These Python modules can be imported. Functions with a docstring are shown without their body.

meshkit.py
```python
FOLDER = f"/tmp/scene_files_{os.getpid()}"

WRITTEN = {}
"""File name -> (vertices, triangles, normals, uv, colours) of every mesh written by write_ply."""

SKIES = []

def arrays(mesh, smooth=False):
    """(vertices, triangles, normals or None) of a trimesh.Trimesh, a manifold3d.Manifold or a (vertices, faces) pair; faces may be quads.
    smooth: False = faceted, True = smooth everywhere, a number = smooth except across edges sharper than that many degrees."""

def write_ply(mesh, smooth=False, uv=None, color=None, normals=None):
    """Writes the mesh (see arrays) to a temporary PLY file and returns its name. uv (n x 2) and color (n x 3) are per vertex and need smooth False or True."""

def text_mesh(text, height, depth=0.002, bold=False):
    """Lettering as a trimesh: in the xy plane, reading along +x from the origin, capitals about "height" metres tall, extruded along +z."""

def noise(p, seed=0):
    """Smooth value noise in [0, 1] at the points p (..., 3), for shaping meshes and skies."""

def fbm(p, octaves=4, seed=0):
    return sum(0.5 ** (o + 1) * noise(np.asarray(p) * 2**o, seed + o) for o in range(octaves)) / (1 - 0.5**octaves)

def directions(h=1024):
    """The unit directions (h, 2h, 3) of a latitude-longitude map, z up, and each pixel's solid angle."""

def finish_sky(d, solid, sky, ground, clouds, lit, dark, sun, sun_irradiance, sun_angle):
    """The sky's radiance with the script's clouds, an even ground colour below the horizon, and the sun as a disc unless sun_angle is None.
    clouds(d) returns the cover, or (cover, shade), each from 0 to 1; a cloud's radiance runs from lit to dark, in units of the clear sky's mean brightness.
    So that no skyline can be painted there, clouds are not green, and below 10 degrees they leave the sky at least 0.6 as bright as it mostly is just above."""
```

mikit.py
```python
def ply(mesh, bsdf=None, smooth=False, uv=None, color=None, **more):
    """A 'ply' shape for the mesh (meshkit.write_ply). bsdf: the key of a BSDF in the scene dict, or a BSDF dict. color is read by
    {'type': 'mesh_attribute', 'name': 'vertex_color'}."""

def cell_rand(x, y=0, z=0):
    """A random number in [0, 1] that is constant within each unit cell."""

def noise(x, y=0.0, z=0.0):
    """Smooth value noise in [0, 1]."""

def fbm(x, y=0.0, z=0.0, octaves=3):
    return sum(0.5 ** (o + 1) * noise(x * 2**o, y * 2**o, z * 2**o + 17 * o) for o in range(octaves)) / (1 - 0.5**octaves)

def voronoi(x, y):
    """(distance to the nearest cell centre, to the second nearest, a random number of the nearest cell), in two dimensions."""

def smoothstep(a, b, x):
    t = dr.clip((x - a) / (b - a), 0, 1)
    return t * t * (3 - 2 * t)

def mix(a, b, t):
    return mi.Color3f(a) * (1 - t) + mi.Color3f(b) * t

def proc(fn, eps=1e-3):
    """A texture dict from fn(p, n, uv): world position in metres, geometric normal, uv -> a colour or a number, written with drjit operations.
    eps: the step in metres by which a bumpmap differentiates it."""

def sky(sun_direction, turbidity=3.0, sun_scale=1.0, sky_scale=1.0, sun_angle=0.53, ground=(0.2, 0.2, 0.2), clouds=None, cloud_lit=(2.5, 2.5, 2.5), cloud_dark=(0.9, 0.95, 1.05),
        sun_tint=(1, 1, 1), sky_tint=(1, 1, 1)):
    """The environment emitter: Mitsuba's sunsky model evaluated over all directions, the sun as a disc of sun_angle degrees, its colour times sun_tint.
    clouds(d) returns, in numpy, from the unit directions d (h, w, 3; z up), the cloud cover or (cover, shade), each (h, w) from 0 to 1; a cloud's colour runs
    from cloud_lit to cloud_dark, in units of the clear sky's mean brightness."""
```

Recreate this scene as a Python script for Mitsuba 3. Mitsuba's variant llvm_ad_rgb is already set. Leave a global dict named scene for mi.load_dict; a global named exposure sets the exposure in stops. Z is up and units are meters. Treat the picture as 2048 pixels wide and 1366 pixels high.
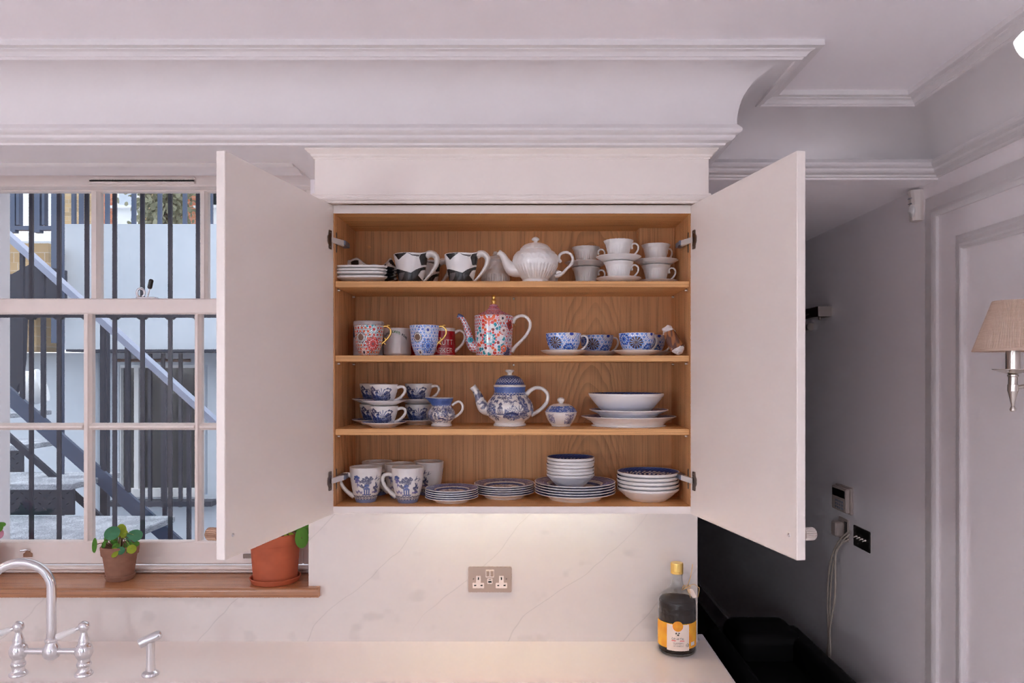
import math, random
import numpy as np, trimesh, mitsuba as mi, mikit, meshkit
import shapely
from shapely.geometry import Polygon, box as sbox
from mikit import proc, noise, fbm, voronoi, smoothstep, mix, cell_rand
import drjit as dr

scene, labels = {}, {}
T = mi.ScalarTransform4f
PI = math.pi
rng = np.random.default_rng(7)
random.seed(7)
H = 1.83                      # height of the camera over the floor; builders below take z measured from the camera's height
F = 1440.0                    # focal length in pixels of the 2048 x 1366 frame

# ------------------------------------------------------------------ camera, sky, lamps, exposure
scene['camera'] = {
    'type': 'perspective', 'fov': 2 * math.degrees(math.atan(1024 / F)), 'fov_axis': 'x',
    'to_world': T().look_at(origin=[0, 0, H], target=[0, 1, H], up=[0, 0, 1]),
    'principal_point_offset_x': -23 / 2048, 'principal_point_offset_y': -62 / 1366, 'near_clip': 0.02, 'far_clip': 200.0,
}
def overcast(d):
    n = meshkit.fbm(d * 3.0, 4, 3)
    return np.clip(0.75 + 0.5 * n, 0, 1), np.clip(n - 0.2, 0, 1) * 0.5
scene['sky'] = mikit.sky([0.3, -0.6, 0.75], turbidity=4, sun_scale=0.0, sky_scale=19.0, clouds=overcast,
                         cloud_lit=(1.3, 1.38, 1.5), cloud_dark=(0.95, 1.02, 1.15), ground=(0.25, 0.25, 0.25))
exposure = -0.46
FILL_DOWN = [g * 30.0 for g in (0.97, 1.0, 1.03)]  # fill light of the added downlights
FILL_LEFT = [g * 56.0 for g in (0.95, 1.0, 1.04)]  # this and the next two: fill light of the added globes
FILL_SIDE = [g * 12.0 for g in (0.95, 1.0, 1.04)]
FILL_REAR = [g * 26.0 for g in (0.95, 1.0, 1.04)]
LAMP_WARM = [g * 7.0 for g in (1.0, 0.62, 0.36)]
LAMP_LED = [g * 98.0 for g in (1.0, 0.67, 0.36)]

# ------------------------------------------------------------------ helpers
def lin(c):
    c = np.asarray(c, float) / 255.0
    return np.where(c <= 0.04045, c / 12.92, ((c + 0.055) / 1.055) ** 2.4)
def C(r, g, b):
    return [float(v) for v in lin((r, g, b))]
def num(base):
    if base not in scene and base not in labels and not any(k.startswith(base + '__') for k in scene):
        return base
    for i in range(1, 1000):
        k = f'{base}_{i:03d}'
        if k not in scene and k not in labels and not any(q.startswith(k + '__') for q in scene):
            return k
def thing(base, label, cat, group=None):
    k = num(base)
    labels[k] = {'label': label, 'category': cat}
    if group: labels[k]['group'] = group
    return k
def struct(base, label):
    k = num(base)
    labels[k] = {'label': label, 'kind': 'structure'}
    return k
def at_w(x, y, z, rz=0.0, rx=0.0, ry=0.0):
    t = T().translate([float(x), float(y), float(z) + H])
    if rz: t = t.rotate([0, 0, 1], float(rz))
    if rx: t = t.rotate([1, 0, 0], float(rx))
    if ry: t = t.rotate([0, 1, 0], float(ry))
    return t
def put(key, mesh, bsdf, smooth=False, color=None, tw=None, **more):
    """one entry of the scene; mesh is (V, F) or a ply dict made before"""
    if isinstance(mesh, dict):
        d = dict(mesh)
    else:
        d = mikit.ply((np.asarray(mesh[0], float), np.asarray(mesh[1], int)), bsdf, smooth=smooth, color=color)
    d['to_world'] = tw if tw is not None else at_w(0, 0, 0)
    d.update(more)
    scene[key] = d
    return key
def part(parent, name, mesh, bsdf=None, smooth=False, color=None, tw=None, label=None, **more):
    k = num(parent + '__' + name)
    put(k, mesh, bsdf, smooth, color, tw, **more)
    if label: labels[k] = {'label': label}
    return k
def mk(mesh, bsdf, smooth=False, color=None):
    return mikit.ply((np.asarray(mesh[0], float), np.asarray(mesh[1], int)), bsdf, smooth=smooth, color=color)

# ------------------------------------------------------------------ meshes as (V, F)
def cat(*ms):
    V, Fs, o = [], [], 0
    for v, f in ms:
        v, f = np.asarray(v, float), np.asarray(f, int)
        V.append(v); Fs.append(f + o); o += len(v)
    return np.vstack(V), np.vstack(Fs)
def tri(m):
    return np.asarray(m.vertices, float), np.asarray(m.faces, int)
def mv(m, x=0, y=0, z=0):
    return np.asarray(m[0]) + np.array([x, y, z]), m[1]
def rot(m, axis, deg, c=(0, 0, 0)):
    R = trimesh.transformations.rotation_matrix(math.radians(deg), axis, c)
    return trimesh.transform_points(np.asarray(m[0]), R), m[1]
def bx(x0, x1, y0, y1, z0, z1, b=0.0):
    x0, x1 = min(x0, x1), max(x0, x1); y0, y1 = min(y0, y1), max(y0, y1); z0, z1 = min(z0, z1), max(z0, z1)
    if b <= 0:
        m = trimesh.creation.box(extents=[x1 - x0, y1 - y0, z1 - z0])
        return np.asarray(m.vertices) + [(x0 + x1) / 2, (y0 + y1) / 2, (z0 + z1) / 2], np.asarray(m.faces)
    p = []
    for X, sx in ((x0, 1), (x1, -1)):
        for Y, sy in ((y0, 1), (y1, -1)):
            for Z, sz in ((z0, 1), (z1, -1)):
                p += [(X + sx * b, Y + sy * b, Z), (X + sx * b, Y, Z + sz * b), (X, Y + sy * b, Z + sz * b)]
    return tri(trimesh.convex.convex_hull(np.array(p)))
def lathe(prof, n=64, flute=None):
    """prof: (r, z) from the bottom of the outside over the rim to the bottom of the inside; poles at r = 0 are allowed"""
    prof = np.asarray(prof, float)
    th = np.arange(n) * 2 * PI / n
    r = np.repeat(prof[:, :1], n, 1)
    if flute is not None:
        r = r + flute(prof[:, :1], prof[:, 1:2], th[None, :], np.arange(len(prof))[:, None]) * (r > 1e-6)
    V = np.stack([r * np.cos(th), r * np.sin(th), np.repeat(prof[:, 1:2], n, 1)], -1).reshape(-1, 3)
    i, j = np.meshgrid(np.arange(len(prof) - 1), np.arange(n), indexing='ij')
    a, b = i * n + j, i * n + (j + 1) % n
    q = np.stack([a, b, b + n, a + n], -1).reshape(-1, 4)
    f = np.vstack([q[:, [0, 1, 2]], q[:, [0, 2, 3]]])
    ar = np.linalg.norm(np.cross(V[f[:, 1]] - V[f[:, 0]], V[f[:, 2]] - V[f[:, 0]]), axis=1)
    return V, f[ar > 1e-14]
def resample(p, step):
    p = np.asarray(p, float)
    out = [p[0]]
    for a, b in zip(p[:-1], p[1:]):
        k = max(1, int(math.ceil(np.linalg.norm(b - a) / step)))
        out += [a + (b - a) * (t + 1) / k for t in range(k)]
    return np.array(out)
def spline(p, k=8, closed=False):
    p = np.asarray(p, float)
    if closed: q = np.vstack([p[-1:], p, p[:2]])
    else: q = np.vstack([2 * p[0] - p[1], p, 2 * p[-1] - p[-2]])
    out = []
    for i in range(len(q) - 3):
        a, b, c, d = q[i:i + 4]
        for t in np.arange(k) / k:
            out.append(0.5 * (2 * b + (c - a) * t + (2 * a - 5 * b + 4 * c - d) * t * t + (3 * b - a - 3 * c + d) * t ** 3))
    if not closed: out.append(p[-1])
    return np.array(out)
def tube(pts, rad, n=12, ref=(0, 0, 1), squash=1.0, cap=True, closed=False):
    """sweep of a circle (or an ellipse, squash) along pts; ref steers the ellipse's second axis"""
    p = np.asarray(pts, float)
    rad = np.broadcast_to(np.asarray(rad, float), (len(p),))
    t = np.gradient(p, axis=0)
    if closed: t = np.roll(p, -1, 0) - np.roll(p, 1, 0)
    t /= np.linalg.norm(t, axis=1, keepdims=True) + 1e-12
    ref = np.asarray(ref, float)
    if abs(t[0] @ ref) > 0.9 * np.linalg.norm(ref): ref = np.array([0, 1.0, 0]) if abs(t[0][1]) < 0.9 else np.array([1.0, 0, 0])
    a = []
    u = ref - t[0] * (ref @ t[0]); u /= np.linalg.norm(u)
    for k in range(len(p)):
        u = u - t[k] * (u @ t[k]); u /= np.linalg.norm(u) + 1e-12
        a.append(u)
    a = np.array(a); b = np.cross(t, a)
    ang = np.arange(n) * 2 * PI / n
    V = p[:, None] + rad[:, None, None] * (np.cos(ang)[None, :, None] * a[:, None] * squash + np.sin(ang)[None, :, None] * b[:, None])
    m = len(p)
    i, j = np.meshgrid(np.arange(m if closed else m - 1), np.arange(n), indexing='ij')
    i2 = (i + 1) % m
    q = np.stack([i * n + j, i * n + (j + 1) % n, i2 * n + (j + 1) % n, i2 * n + j], -1).reshape(-1, 4)
    f = np.vstack([q[:, [0, 1, 2]], q[:, [0, 2, 3]]])
    V = V.reshape(-1, 3)
    if cap and not closed:
        k = np.arange(n)
        V = np.vstack([V, p[:1], p[-1:]])
        f = np.vstack([f, np.stack([(k + 1) % n, k, k * 0 + m * n], 1), np.stack([(m - 1) * n + k, (m - 1) * n + (k + 1) % n, k * 0 + m * n + 1], 1)])
    return V, f
def ball(r, c=(0, 0, 0), sub=2):
    m = trimesh.creation.icosphere(subdivisions=sub, radius=r)
    return np.asarray(m.vertices) + np.asarray(c), np.asarray(m.faces)
def cyl(p0, p1, r, n=20, r1=None):
    return tube([p0, p1], [r, r if r1 is None else r1], n)
def prism(poly, depth):
    """extrude a shapely polygon (x, y) along +z"""
    gs = getattr(poly, 'geoms', [poly])
    return cat(*[tri(trimesh.creation.extrude_polygon(g, depth, engine='earcut')) for g in gs])
def wallprism(poly, y0, y1):
    """polygon in (x, z) extruded along y from y0 to y1"""
    v, f = prism(poly, y1 - y0)
    return np.stack([v[:, 0], v[:, 2] + y0, v[:, 1]], 1), f[:, ::-1]
def rrect(x0, x1, y0, y1, r, q=6):
    return sbox(x0 + r, y0 + r, x1 - r, y1 - r).buffer(r, quad_segs=q)
def sweep(path, prof, closed_prof=True):
    """profile (p, z) carried along a 2-d path (x, y), mitred; p goes to the right-hand side of the path's direction"""
    path, prof = np.asarray(path, float), np.asarray(prof, float)
    d = np.diff(path, axis=0); d /= np.linalg.norm(d, axis=1, keepdims=True)
    nrm = np.stack([d[:, 1], -d[:, 0]], 1)
    off = []
    for k in range(len(path)):
        if k == 0: off.append(nrm[0])
        elif k == len(path) - 1: off.append(nrm[-1])
        else:
            s = nrm[k - 1] + nrm[k]; off.append(s / (1 + nrm[k - 1] @ nrm[k]))
    off = np.array(off)
    V = np.stack([np.concatenate([path[k] + pr[0] * off[k], [pr[1]]]) for k in range(len(path)) for pr in prof])
    m = len(prof); Fs = []
    for k in range(len(path) - 1):
        for j in range(m if closed_prof else m - 1):
            a, b = k * m + j, k * m + (j + 1) % m
            Fs += [(a, b, b + m), (a, b + m, a + m)]
    if closed_prof:
        pg = trimesh.creation.triangulate_polygon(Polygon(prof), engine='earcut')
        tv, tf = np.asarray(pg[0]), np.asarray(pg[1])
        idx = [int(np.argmin(((prof - v) ** 2).sum(1))) for v in tv]
        for f in tf:
            a, b, c = (idx[i] for i in f)
            Fs += [(a, b, c), ((len(path) - 1) * m + c, (len(path) - 1) * m + b, (len(path) - 1) * m + a)]
    Fs = np.array(Fs)
    tm = trimesh.Trimesh(V, Fs, process=False)
    if tm.volume < 0: Fs = Fs[:, ::-1]
    return V, Fs
def at(px, py, d):
    """the point at distance d that the photograph shows at this pixel: used only to read sizes off the photograph"""
    return np.array([(px - 1047) / F * d, d, (745 - py) / F * d])

# ------------------------------------------------------------------ materials
def principled(key, col, rough=0.5, metallic=0.0, spec=0.5, coat=0.0, sheen=0.0, bump=None, bump_scale=1.0, coat_gloss=0.9):
    b = {'type': 'principled', 'roughness': float(rough), 'metallic': float(metallic), 'specular': float(spec)}
    b['base_color'] = col if isinstance(col, dict) else {'type': 'rgb', 'value': [float(c) for c in col]}
    if coat: b['clearcoat'] = float(coat); b['clearcoat_gloss'] = float(coat_gloss)
    if sheen: b['sheen'] = float(sheen)
    if bump is not None: b = {'type': 'bumpmap', 'tex': bump, 'scale': float(bump_scale), 'bsdf': b}
    scene[key] = {'type': 'twosided', 'bsdf': b}
def rgb(c): return mi.Color3f(*[float(v) for v in c])
def oak_fn(light, dark, vertical, freq=1.0):
    L, D = rgb(light), rgb(dark)
    def fn(p, n, uv):
        if vertical: a, b = p.x + p.y * 0.7, p.z
        else: a, b = p.z * 1.0 + p.y * 0.9, p.x
        w = mikit.fbm(a * 4.0 * freq, b * 0.9, 3.1, 3)
        lv = mikit.noise(a * 2.6, b * 0.15, 11.0)                      # quiet quarter-cut zones and wilder crown-cut ones
        ring = a * 30.0 * freq + w * (5.0 + 9.0 * smoothstep(0.5, 0.75, lv))
        r = ring - dr.floor(ring)
        cath = smoothstep(0.35, 0.92, r) * (1 - smoothstep(0.92, 1.0, r)) * (0.25 + 0.75 * smoothstep(0.45, 0.75, lv))
        streak = mikit.noise(a * 700.0, b * 9.0, 1.0) * 0.5 + mikit.noise(a * 260.0, b * 4.0, 5.0) * 0.5
        soft = mikit.noise(a * 30.0, b * 0.8, 2.0)
        t = 0.34 * cath + 0.46 * smoothstep(0.40, 0.85, streak) + 0.22 * (soft - 0.4)
        if vertical:                                                    # the crown-cut leaf with its nested arches
            u = p.x - 0.235 + 0.05 * (mikit.noise(3.0, b * 2.0, 4.0) - 0.5)
            arch = (b + 20.0 * u * u * (0.7 + 0.7 * mikit.noise(b * 1.3, 5.0, 2.0))) * 17.0 + 3.2 * mikit.fbm(p.x * 12.0, b * 4.0, 1.0, 3)
            ar = arch - dr.floor(arch)
            on = (1 - smoothstep(0.07, 0.14, dr.abs(u))) * smoothstep(2.3, 2.35, p.y)
            t = t * (1 - 0.35 * on) + on * (0.16 + 0.34 * mikit.noise(dr.floor(arch) * 3.7, 1.0, b * 3.0)) * smoothstep(0.30, 0.95, ar) * (1 - smoothstep(0.95, 1.0, ar))
        t = dr.clip(t, 0, 1)
        return L * (1 - t) + D * t
    return proc(fn)
principled('wall_paint_lifted', C(247, 242, 245), 0.75, spec=0.3)  # same white as the trim, lightened where too little light arrives
principled('ceiling_paint', C(240, 236, 240), 0.85, spec=0.2)
principled('trim_paint_dimmed', C(226, 222, 224), 0.55, spec=0.35)  # same white as the walls, darkened to offset strong light on the cornice
principled('cabinet_paint', C(240, 231, 225), 0.42, spec=0.4)
principled('window_paint', C(232, 222, 217), 0.45, spec=0.4)
principled('oak_upright', oak_fn(C(208, 156, 108), C(146, 98, 60), True), 0.5, spec=0.35)
principled('oak_level', oak_fn(C(222, 168, 110), C(168, 112, 66), False), 0.42, spec=0.4)
principled('sill_oak', oak_fn(C(166, 114, 78), C(98, 60, 38), False, 0.7), 0.22, spec=0.6, coat=0.7)
def marble(p, n, uv):
    w = mikit.fbm(p.x * 3.0, p.y * 3.0, p.z * 3.0, 4)
    t = (p.x * 0.78 - p.z * 0.72 + p.y * 0.5) * 3.6 + (w - 0.5) * 0.55
    k = dr.abs(t - dr.round(t))
    on = smoothstep(0.25, 0.6, mikit.noise(p.x * 2.2 + 9, p.z * 2.2, p.y * 2.2))
    v = (1 - smoothstep(0.0, 0.012, k)) * on
    s = smoothstep(0.62, 0.8, mikit.fbm(p.x * 14 + 3, p.y * 14, p.z * 14, 3)) * 0.10
    return rgb(C(226, 218, 214)) * (1 - 0.13 * v - s)
principled('marble', proc(marble), 0.22, spec=0.5)
principled('worktop_stone', C(238, 230, 225), 0.3, spec=0.5)
principled('chrome', (0.80, 0.80, 0.83), 0.05, metallic=1.0)
principled('bright_metal', (0.80, 0.79, 0.77), 0.35, metallic=0.25, spec=0.8)
principled('nickel', (0.72, 0.67, 0.62), 0.18, metallic=1.0)
principled('dark_steel', (0.20, 0.16, 0.14), 0.3, metallic=1.0)
principled('bronze', (0.42, 0.27, 0.19), 0.32, metallic=1.0)
principled('satin_bronze', (0.50, 0.38, 0.31), 0.38, metallic=1.0)
principled('gold', (0.95, 0.66, 0.20), 0.14, metallic=1.0)
principled('porcelain', C(238, 234, 231), 0.16, spec=0.5, coat=0.6)
principled('creamware', C(240, 238, 238), 0.2, spec=0.5, coat=0.5)
principled('decorated', {'type': 'mesh_attribute', 'name': 'vertex_color'}, 0.16, spec=0.5, coat=0.6)
principled('printed', {'type': 'mesh_attribute', 'name': 'vertex_color'}, 0.6, spec=0.3)
principled('white_plastic', C(228, 220, 216), 0.35)
principled('dimmed_plastic', C(176, 162, 156), 0.4)  # white plastic darkened to stand in for the dim light there
principled('grey_plastic', C(120, 124, 140), 0.4)
principled('cover_grey', C(104, 108, 124), 0.3, metallic=0.6)
principled('black_plastic', C(14, 14, 15), 0.35)
principled('black_satin', C(18, 17, 17), 0.3, spec=0.4)
principled('black_leather', C(9, 9, 10), 0.6, spec=0.2)
principled('dark_floor', C(40, 32, 28), 0.5)  # alcove floor kept dark to deepen the shade there
principled('room_floor', C(212, 205, 202), 0.5)  # unseen floor lightened so it bounces more light into the room
principled('alcove_shade_grey', C(52, 48, 46), 0.7, spec=0.2)  # shade of the alcove put into its wall colour
principled('cable_white', C(205, 192, 180), 0.5)
principled('terracotta', proc(lambda p, n, uv: mix(C(176, 92, 62), C(156, 76, 50), mikit.fbm(p.x * 30, p.y * 30, p.z * 30, 3))), 0.6, spec=0.3)
principled('clay', proc(lambda p, n, uv: mix(C(150, 112, 94), C(128, 92, 76), mikit.fbm(p.x * 45, p.y * 45, p.z * 60, 3))), 0.8, spec=0.2)
principled('soil', proc(lambda p, n, uv: mix(C(40, 28, 22), C(80, 60, 46), mikit.noise(p.x * 300, p.y * 300, p.z * 300))), 0.95, spec=0.1)
for nm, c in (('leaf_green', C(92, 140, 62)), ('leaf_blue_green', C(84, 138, 104)), ('leaf_lime', C(158, 176, 66)), ('petal_pink', C(200, 140, 160))):
    scene[nm] = {'type': 'principledthin', 'base_color': {'type': 'rgb', 'value': c}, 'roughness': 0.35, 'diff_trans': 0.6, 'spec_trans': 0.0, 'eta': 1.4}
principled('stem_brown', C(96, 66, 50), 0.7)
principled('stem_green', C(110, 130, 66), 0.6)
scene['pane_glass'] = {'type': 'thindielectric', 'int_ior': 1.5}
scene['bottle_glass'] = {'type': 'dielectric', 'int_ior': 1.5}
principled('dark_oil', C(34, 20, 11), 0.3, spec=0.1)
principled('raffia', C(226, 184, 122), 0.7)
principled('shade_fabric', proc(lambda p, n, uv: mix(C(216, 192, 176), C(196, 168, 150), mikit.noise(p.x * 60, p.y * 60, p.z * 900))), 0.85, sheen=0.4, spec=0.2)
# outside
principled('render_white', proc(lambda p, n, uv: mix(C(206, 214, 224), C(186, 196, 208), mikit.fbm(p.x * 2.5, p.y * 2.5, p.z * 2.5, 4))), 0.9, spec=0.1)
principled('bright_white', C(238, 240, 242), 0.85, spec=0.1)
principled('black_paint', C(40, 46, 62), 0.45, spec=0.4)
principled('rail_glare_paint', C(66, 80, 106), 0.4, spec=0.5)  # dark paint lifted and blued to stand in for outdoor glare
principled('rail_top', C(150, 160, 184), 0.35, spec=0.5)
principled('dark_glass', C(34, 42, 46), 0.08, spec=0.6)
principled('stone_tread', proc(lambda p, n, uv: mix(C(120, 126, 138), C(216, 222, 230), smoothstep(0.35, 0.75, mikit.noise(p.x * 420, p.y * 420, p.z * 420) * 0.6 + 0.4 * mikit.fbm(p.x * 12, p.y * 12, p.z * 12)))), 0.7)
def brick_fn(base, alt):
    def fn(p, n, uv):
        row = dr.floor(p.z / 0.075); u = p.x / 0.225 + 0.5 * (row - 2 * dr.floor(row / 2))
        fu, fv = u - dr.floor(u), p.z / 0.075 - row
        m = smoothstep(0.0, 0.05, fu) * smoothstep(0.0, 0.14, fv)
        t = cell_rand(dr.floor(u), row, 3)
        return mix(C(196, 186, 172), mix(base, alt, t), m)
    return proc(fn)
principled('stock_brick', brick_fn(C(196, 170, 132), C(168, 146, 116)), 0.9, spec=0.1)
principled('red_brick', brick_fn(C(206, 140, 112), C(186, 116, 92)), 0.9, spec=0.1)

# ================================================================== THE SETTING
YW, YB, YF = 2.449, 2.441, 2.169        # splashback front, inside of the cabinet's back, cabinet front
XR = 1.41                               # right-hand wall
ZC, ZS, ZT = 0.876, 0.662, -0.915       # ceiling, underside of the boxed cornice, worktop
# cornice profile (projection, height): bottom steps, bead, deep cove, top bead, ogee, fillet
COVE = [(0, .662), (.012, .662), (.014, .668), (.028, .672), (.034, .677), (.036, .684), (.046, .688), (.0507, .693), (.0507, .700), (.045, .707), (.0385, .714),
        (.0385, .729), (.0412, .75), (.0459, .771), (.0525, .789), (.0615, .805), (.072, .819), (.084, .830), (.097, .838), (.1097, .844), (.128, .849), (.150, .850),
        (.160, .848), (.162, .842), (.173, .841), (.177, .846), (.181, .846), (.184, .851), (.190, .856), (.198, .8585), (.2, .861), (.2166, .861), (.2166, .876), (0, .876)]
k = struct('ceiling', 'white painted ceiling')
put(k, bx(-3.1, XR + 0.1, -3.4, 3.0, ZC, ZC + 0.1), 'ceiling_paint')
k = struct('floor', 'pale kitchen floor, lightened to bounce light')
put(k, bx(-3.1, XR + 0.1, -3.4, 2.91, -H - 0.1, -H), 'room_floor')
k = struct('wall_right', 'white wall on the right with panel mouldings and a wall light')
WR = k
put(k + '__plaster', bx(XR, XR + 0.1, -3.4, 6.4, -H, ZC), 'wall_paint_lifted')
def frame_on_right(y0, z1, b, h, name):
    """panel moulding on the right wall: an upright that starts at distance y0 and a top rail at height z1, running on toward the camera"""
    prof = np.array([(0, 0), (0, .010), (.10 * b, .016), (.2 * b, .018), (.3 * b, .016), (.38 * b, .012), (.62 * b, .010), (.7 * b, .007), (.9 * b, .006), (b, .004), (b, 0)])
    path = [(y0, -1.7), (y0, z1), (-0.6, z1), (-0.6, -1.7)]
    # the profile lies in the (y, z) plane of the wall and rises along -x
    v, f = sweep(np.array(path)[::-1] * [-1, 1], np.stack([prof[:, 0], prof[:, 1]], 1))
    V = np.stack([XR - v[:, 2], -v[:, 0], v[:, 1]], 1)
    part(WR, name, (V, f[:, ::-1]), 'trim_paint_dimmed', smooth=25)
frame_on_right(2.445, 0.531, 0.075, 0.04, 'panel_moulding')
frame_on_right(2.292, 0.394, 0.05, 0.025, 'panel_moulding')
part(WR, 'baseboard', bx(XR - 0.018, XR, -3.2, 6.2, -H, -H + 0.15, 0.004), 'trim_paint_dimmed')
k = struct('wall_left', 'white wall at the far left')
put(k, bx(-3.1, -3.0, -3.4, 2.91, -H, ZC), 'wall_paint_lifted')
# back wall with the window opening, and the pier that ends beside the alcove
k = struct('wall_back', 'white wall with the sash window, behind the worktop')
put(k + '__pier', bx(-0.731, 0.592, YW + 0.02, 2.91, -H, ZS), 'wall_paint_lifted')
part(k, 'plaster', cat(bx(-3.0, -2.075, YW + .0205, 2.91, -H, ZC), bx(-2.075, -0.731, YW + 0.02, 2.91, -H, -0.762), bx(-2.075, -0.731, 2.396, 2.91, 0.75, ZC)), 'wall_paint_lifted')
# wall behind the camera with a garden door that lets daylight in
k = struct('wall_front', 'white wall behind the camera with an opening for the garden doors')
put(k, cat(bx(-3.1, -1.5, -3.5, -3.4, -H, ZC), bx(0.7, XR, -3.5, -3.4, -H, ZC), bx(-1.5, 0.7, -3.5, -3.4, 0.55, ZC)), 'wall_paint_lifted')
k = struct('door_1', 'glazed garden doors behind the camera')
for i in range(2):
    x0 = -1.5 + i * 1.1
    put(num(k + '__frame'), cat(bx(x0, x0 + 0.07, -3.48, -3.42, -H, 0.55), bx(x0 + 1.03, x0 + 1.1, -3.48, -3.42, -H, 0.55), bx(x0 + 0.07, x0 + 1.03, -3.48, -3.42, 0.48, 0.55), bx(x0 + 0.07, x0 + 1.03, -3.48, -3.42, -H, -H + 0.1)), 'trim_paint_dimmed')
    put(num(k + '__pane'), (np.array([(x0 + .07, -3.45, -H + .1), (x0 + 1.03, -3.45, -H + .1), (x0 + 1.03, -3.45, .48), (x0 + .07, -3.45, .48)]), np.array([[0, 1, 2, 3]])), 'pane_glass')
k = struct('floor_terrace', 'pale terrace outside the garden doors')
put(k, bx(-6, 5, -9, -3.5, -H - 0.12, -H - 0.02), 'render_white')

# boxed-out bulkhead over the window and the cabinet, with the big cove cornice that runs on round the room
k = struct('trim_1', 'deep white cove cornice boxed out over the cabinet and returning to the right wall')
put(k + '__bulkhead', cat(bx(-3.0, 0.5755, 2.109, 2.395, ZS, ZC), bx(-0.731, 0.5755, 2.395, YW + 0.021, ZS, ZC)), 'trim_paint_dimmed')
part(k, 'cornice', sweep([(-3.0, 2.109), (0.5755, 2.109), (0.5755, YW), (XR, YW), (XR, -3.4)], COVE), 'trim_paint_dimmed', smooth=22)
k = struct('trim_2', 'thin white moulding under the bulkhead above the window')
put(k, sweep([(-2.99, 2.395), (-0.732, 2.395)], [(0, ZS), (0, ZS - .007), (.02, ZS - .008), (.04, ZS - .006), (.05, ZS - .002), (.09, ZS - .002), (.10, ZS - .007), (.112, ZS - .004), (.12, ZS)]), 'trim_paint_dimmed', smooth=25)
# alcove to the right of the pier
k = struct('wall_alcove', 'alcove wall right of the cabinet, coloured dark to give shade')
put(k, cat(bx(0.59, 0.60, 2.91, 6.3, -H, 0.655), bx(0.59, XR, 6.3, 6.4, -H, 0.655)), 'alcove_shade_grey')
k = struct('ceiling_alcove', 'low ceiling of the dark alcove')
put(k, bx(0.5755, XR, YW, 6.4, 0.6555, ZC), 'wall_paint_lifted')
k = struct('floor_alcove', 'dark floor of the alcove')
put(k, bx(0.59, XR, 2.91, 6.4, -H - 0.1, -H), 'dark_floor')

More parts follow.
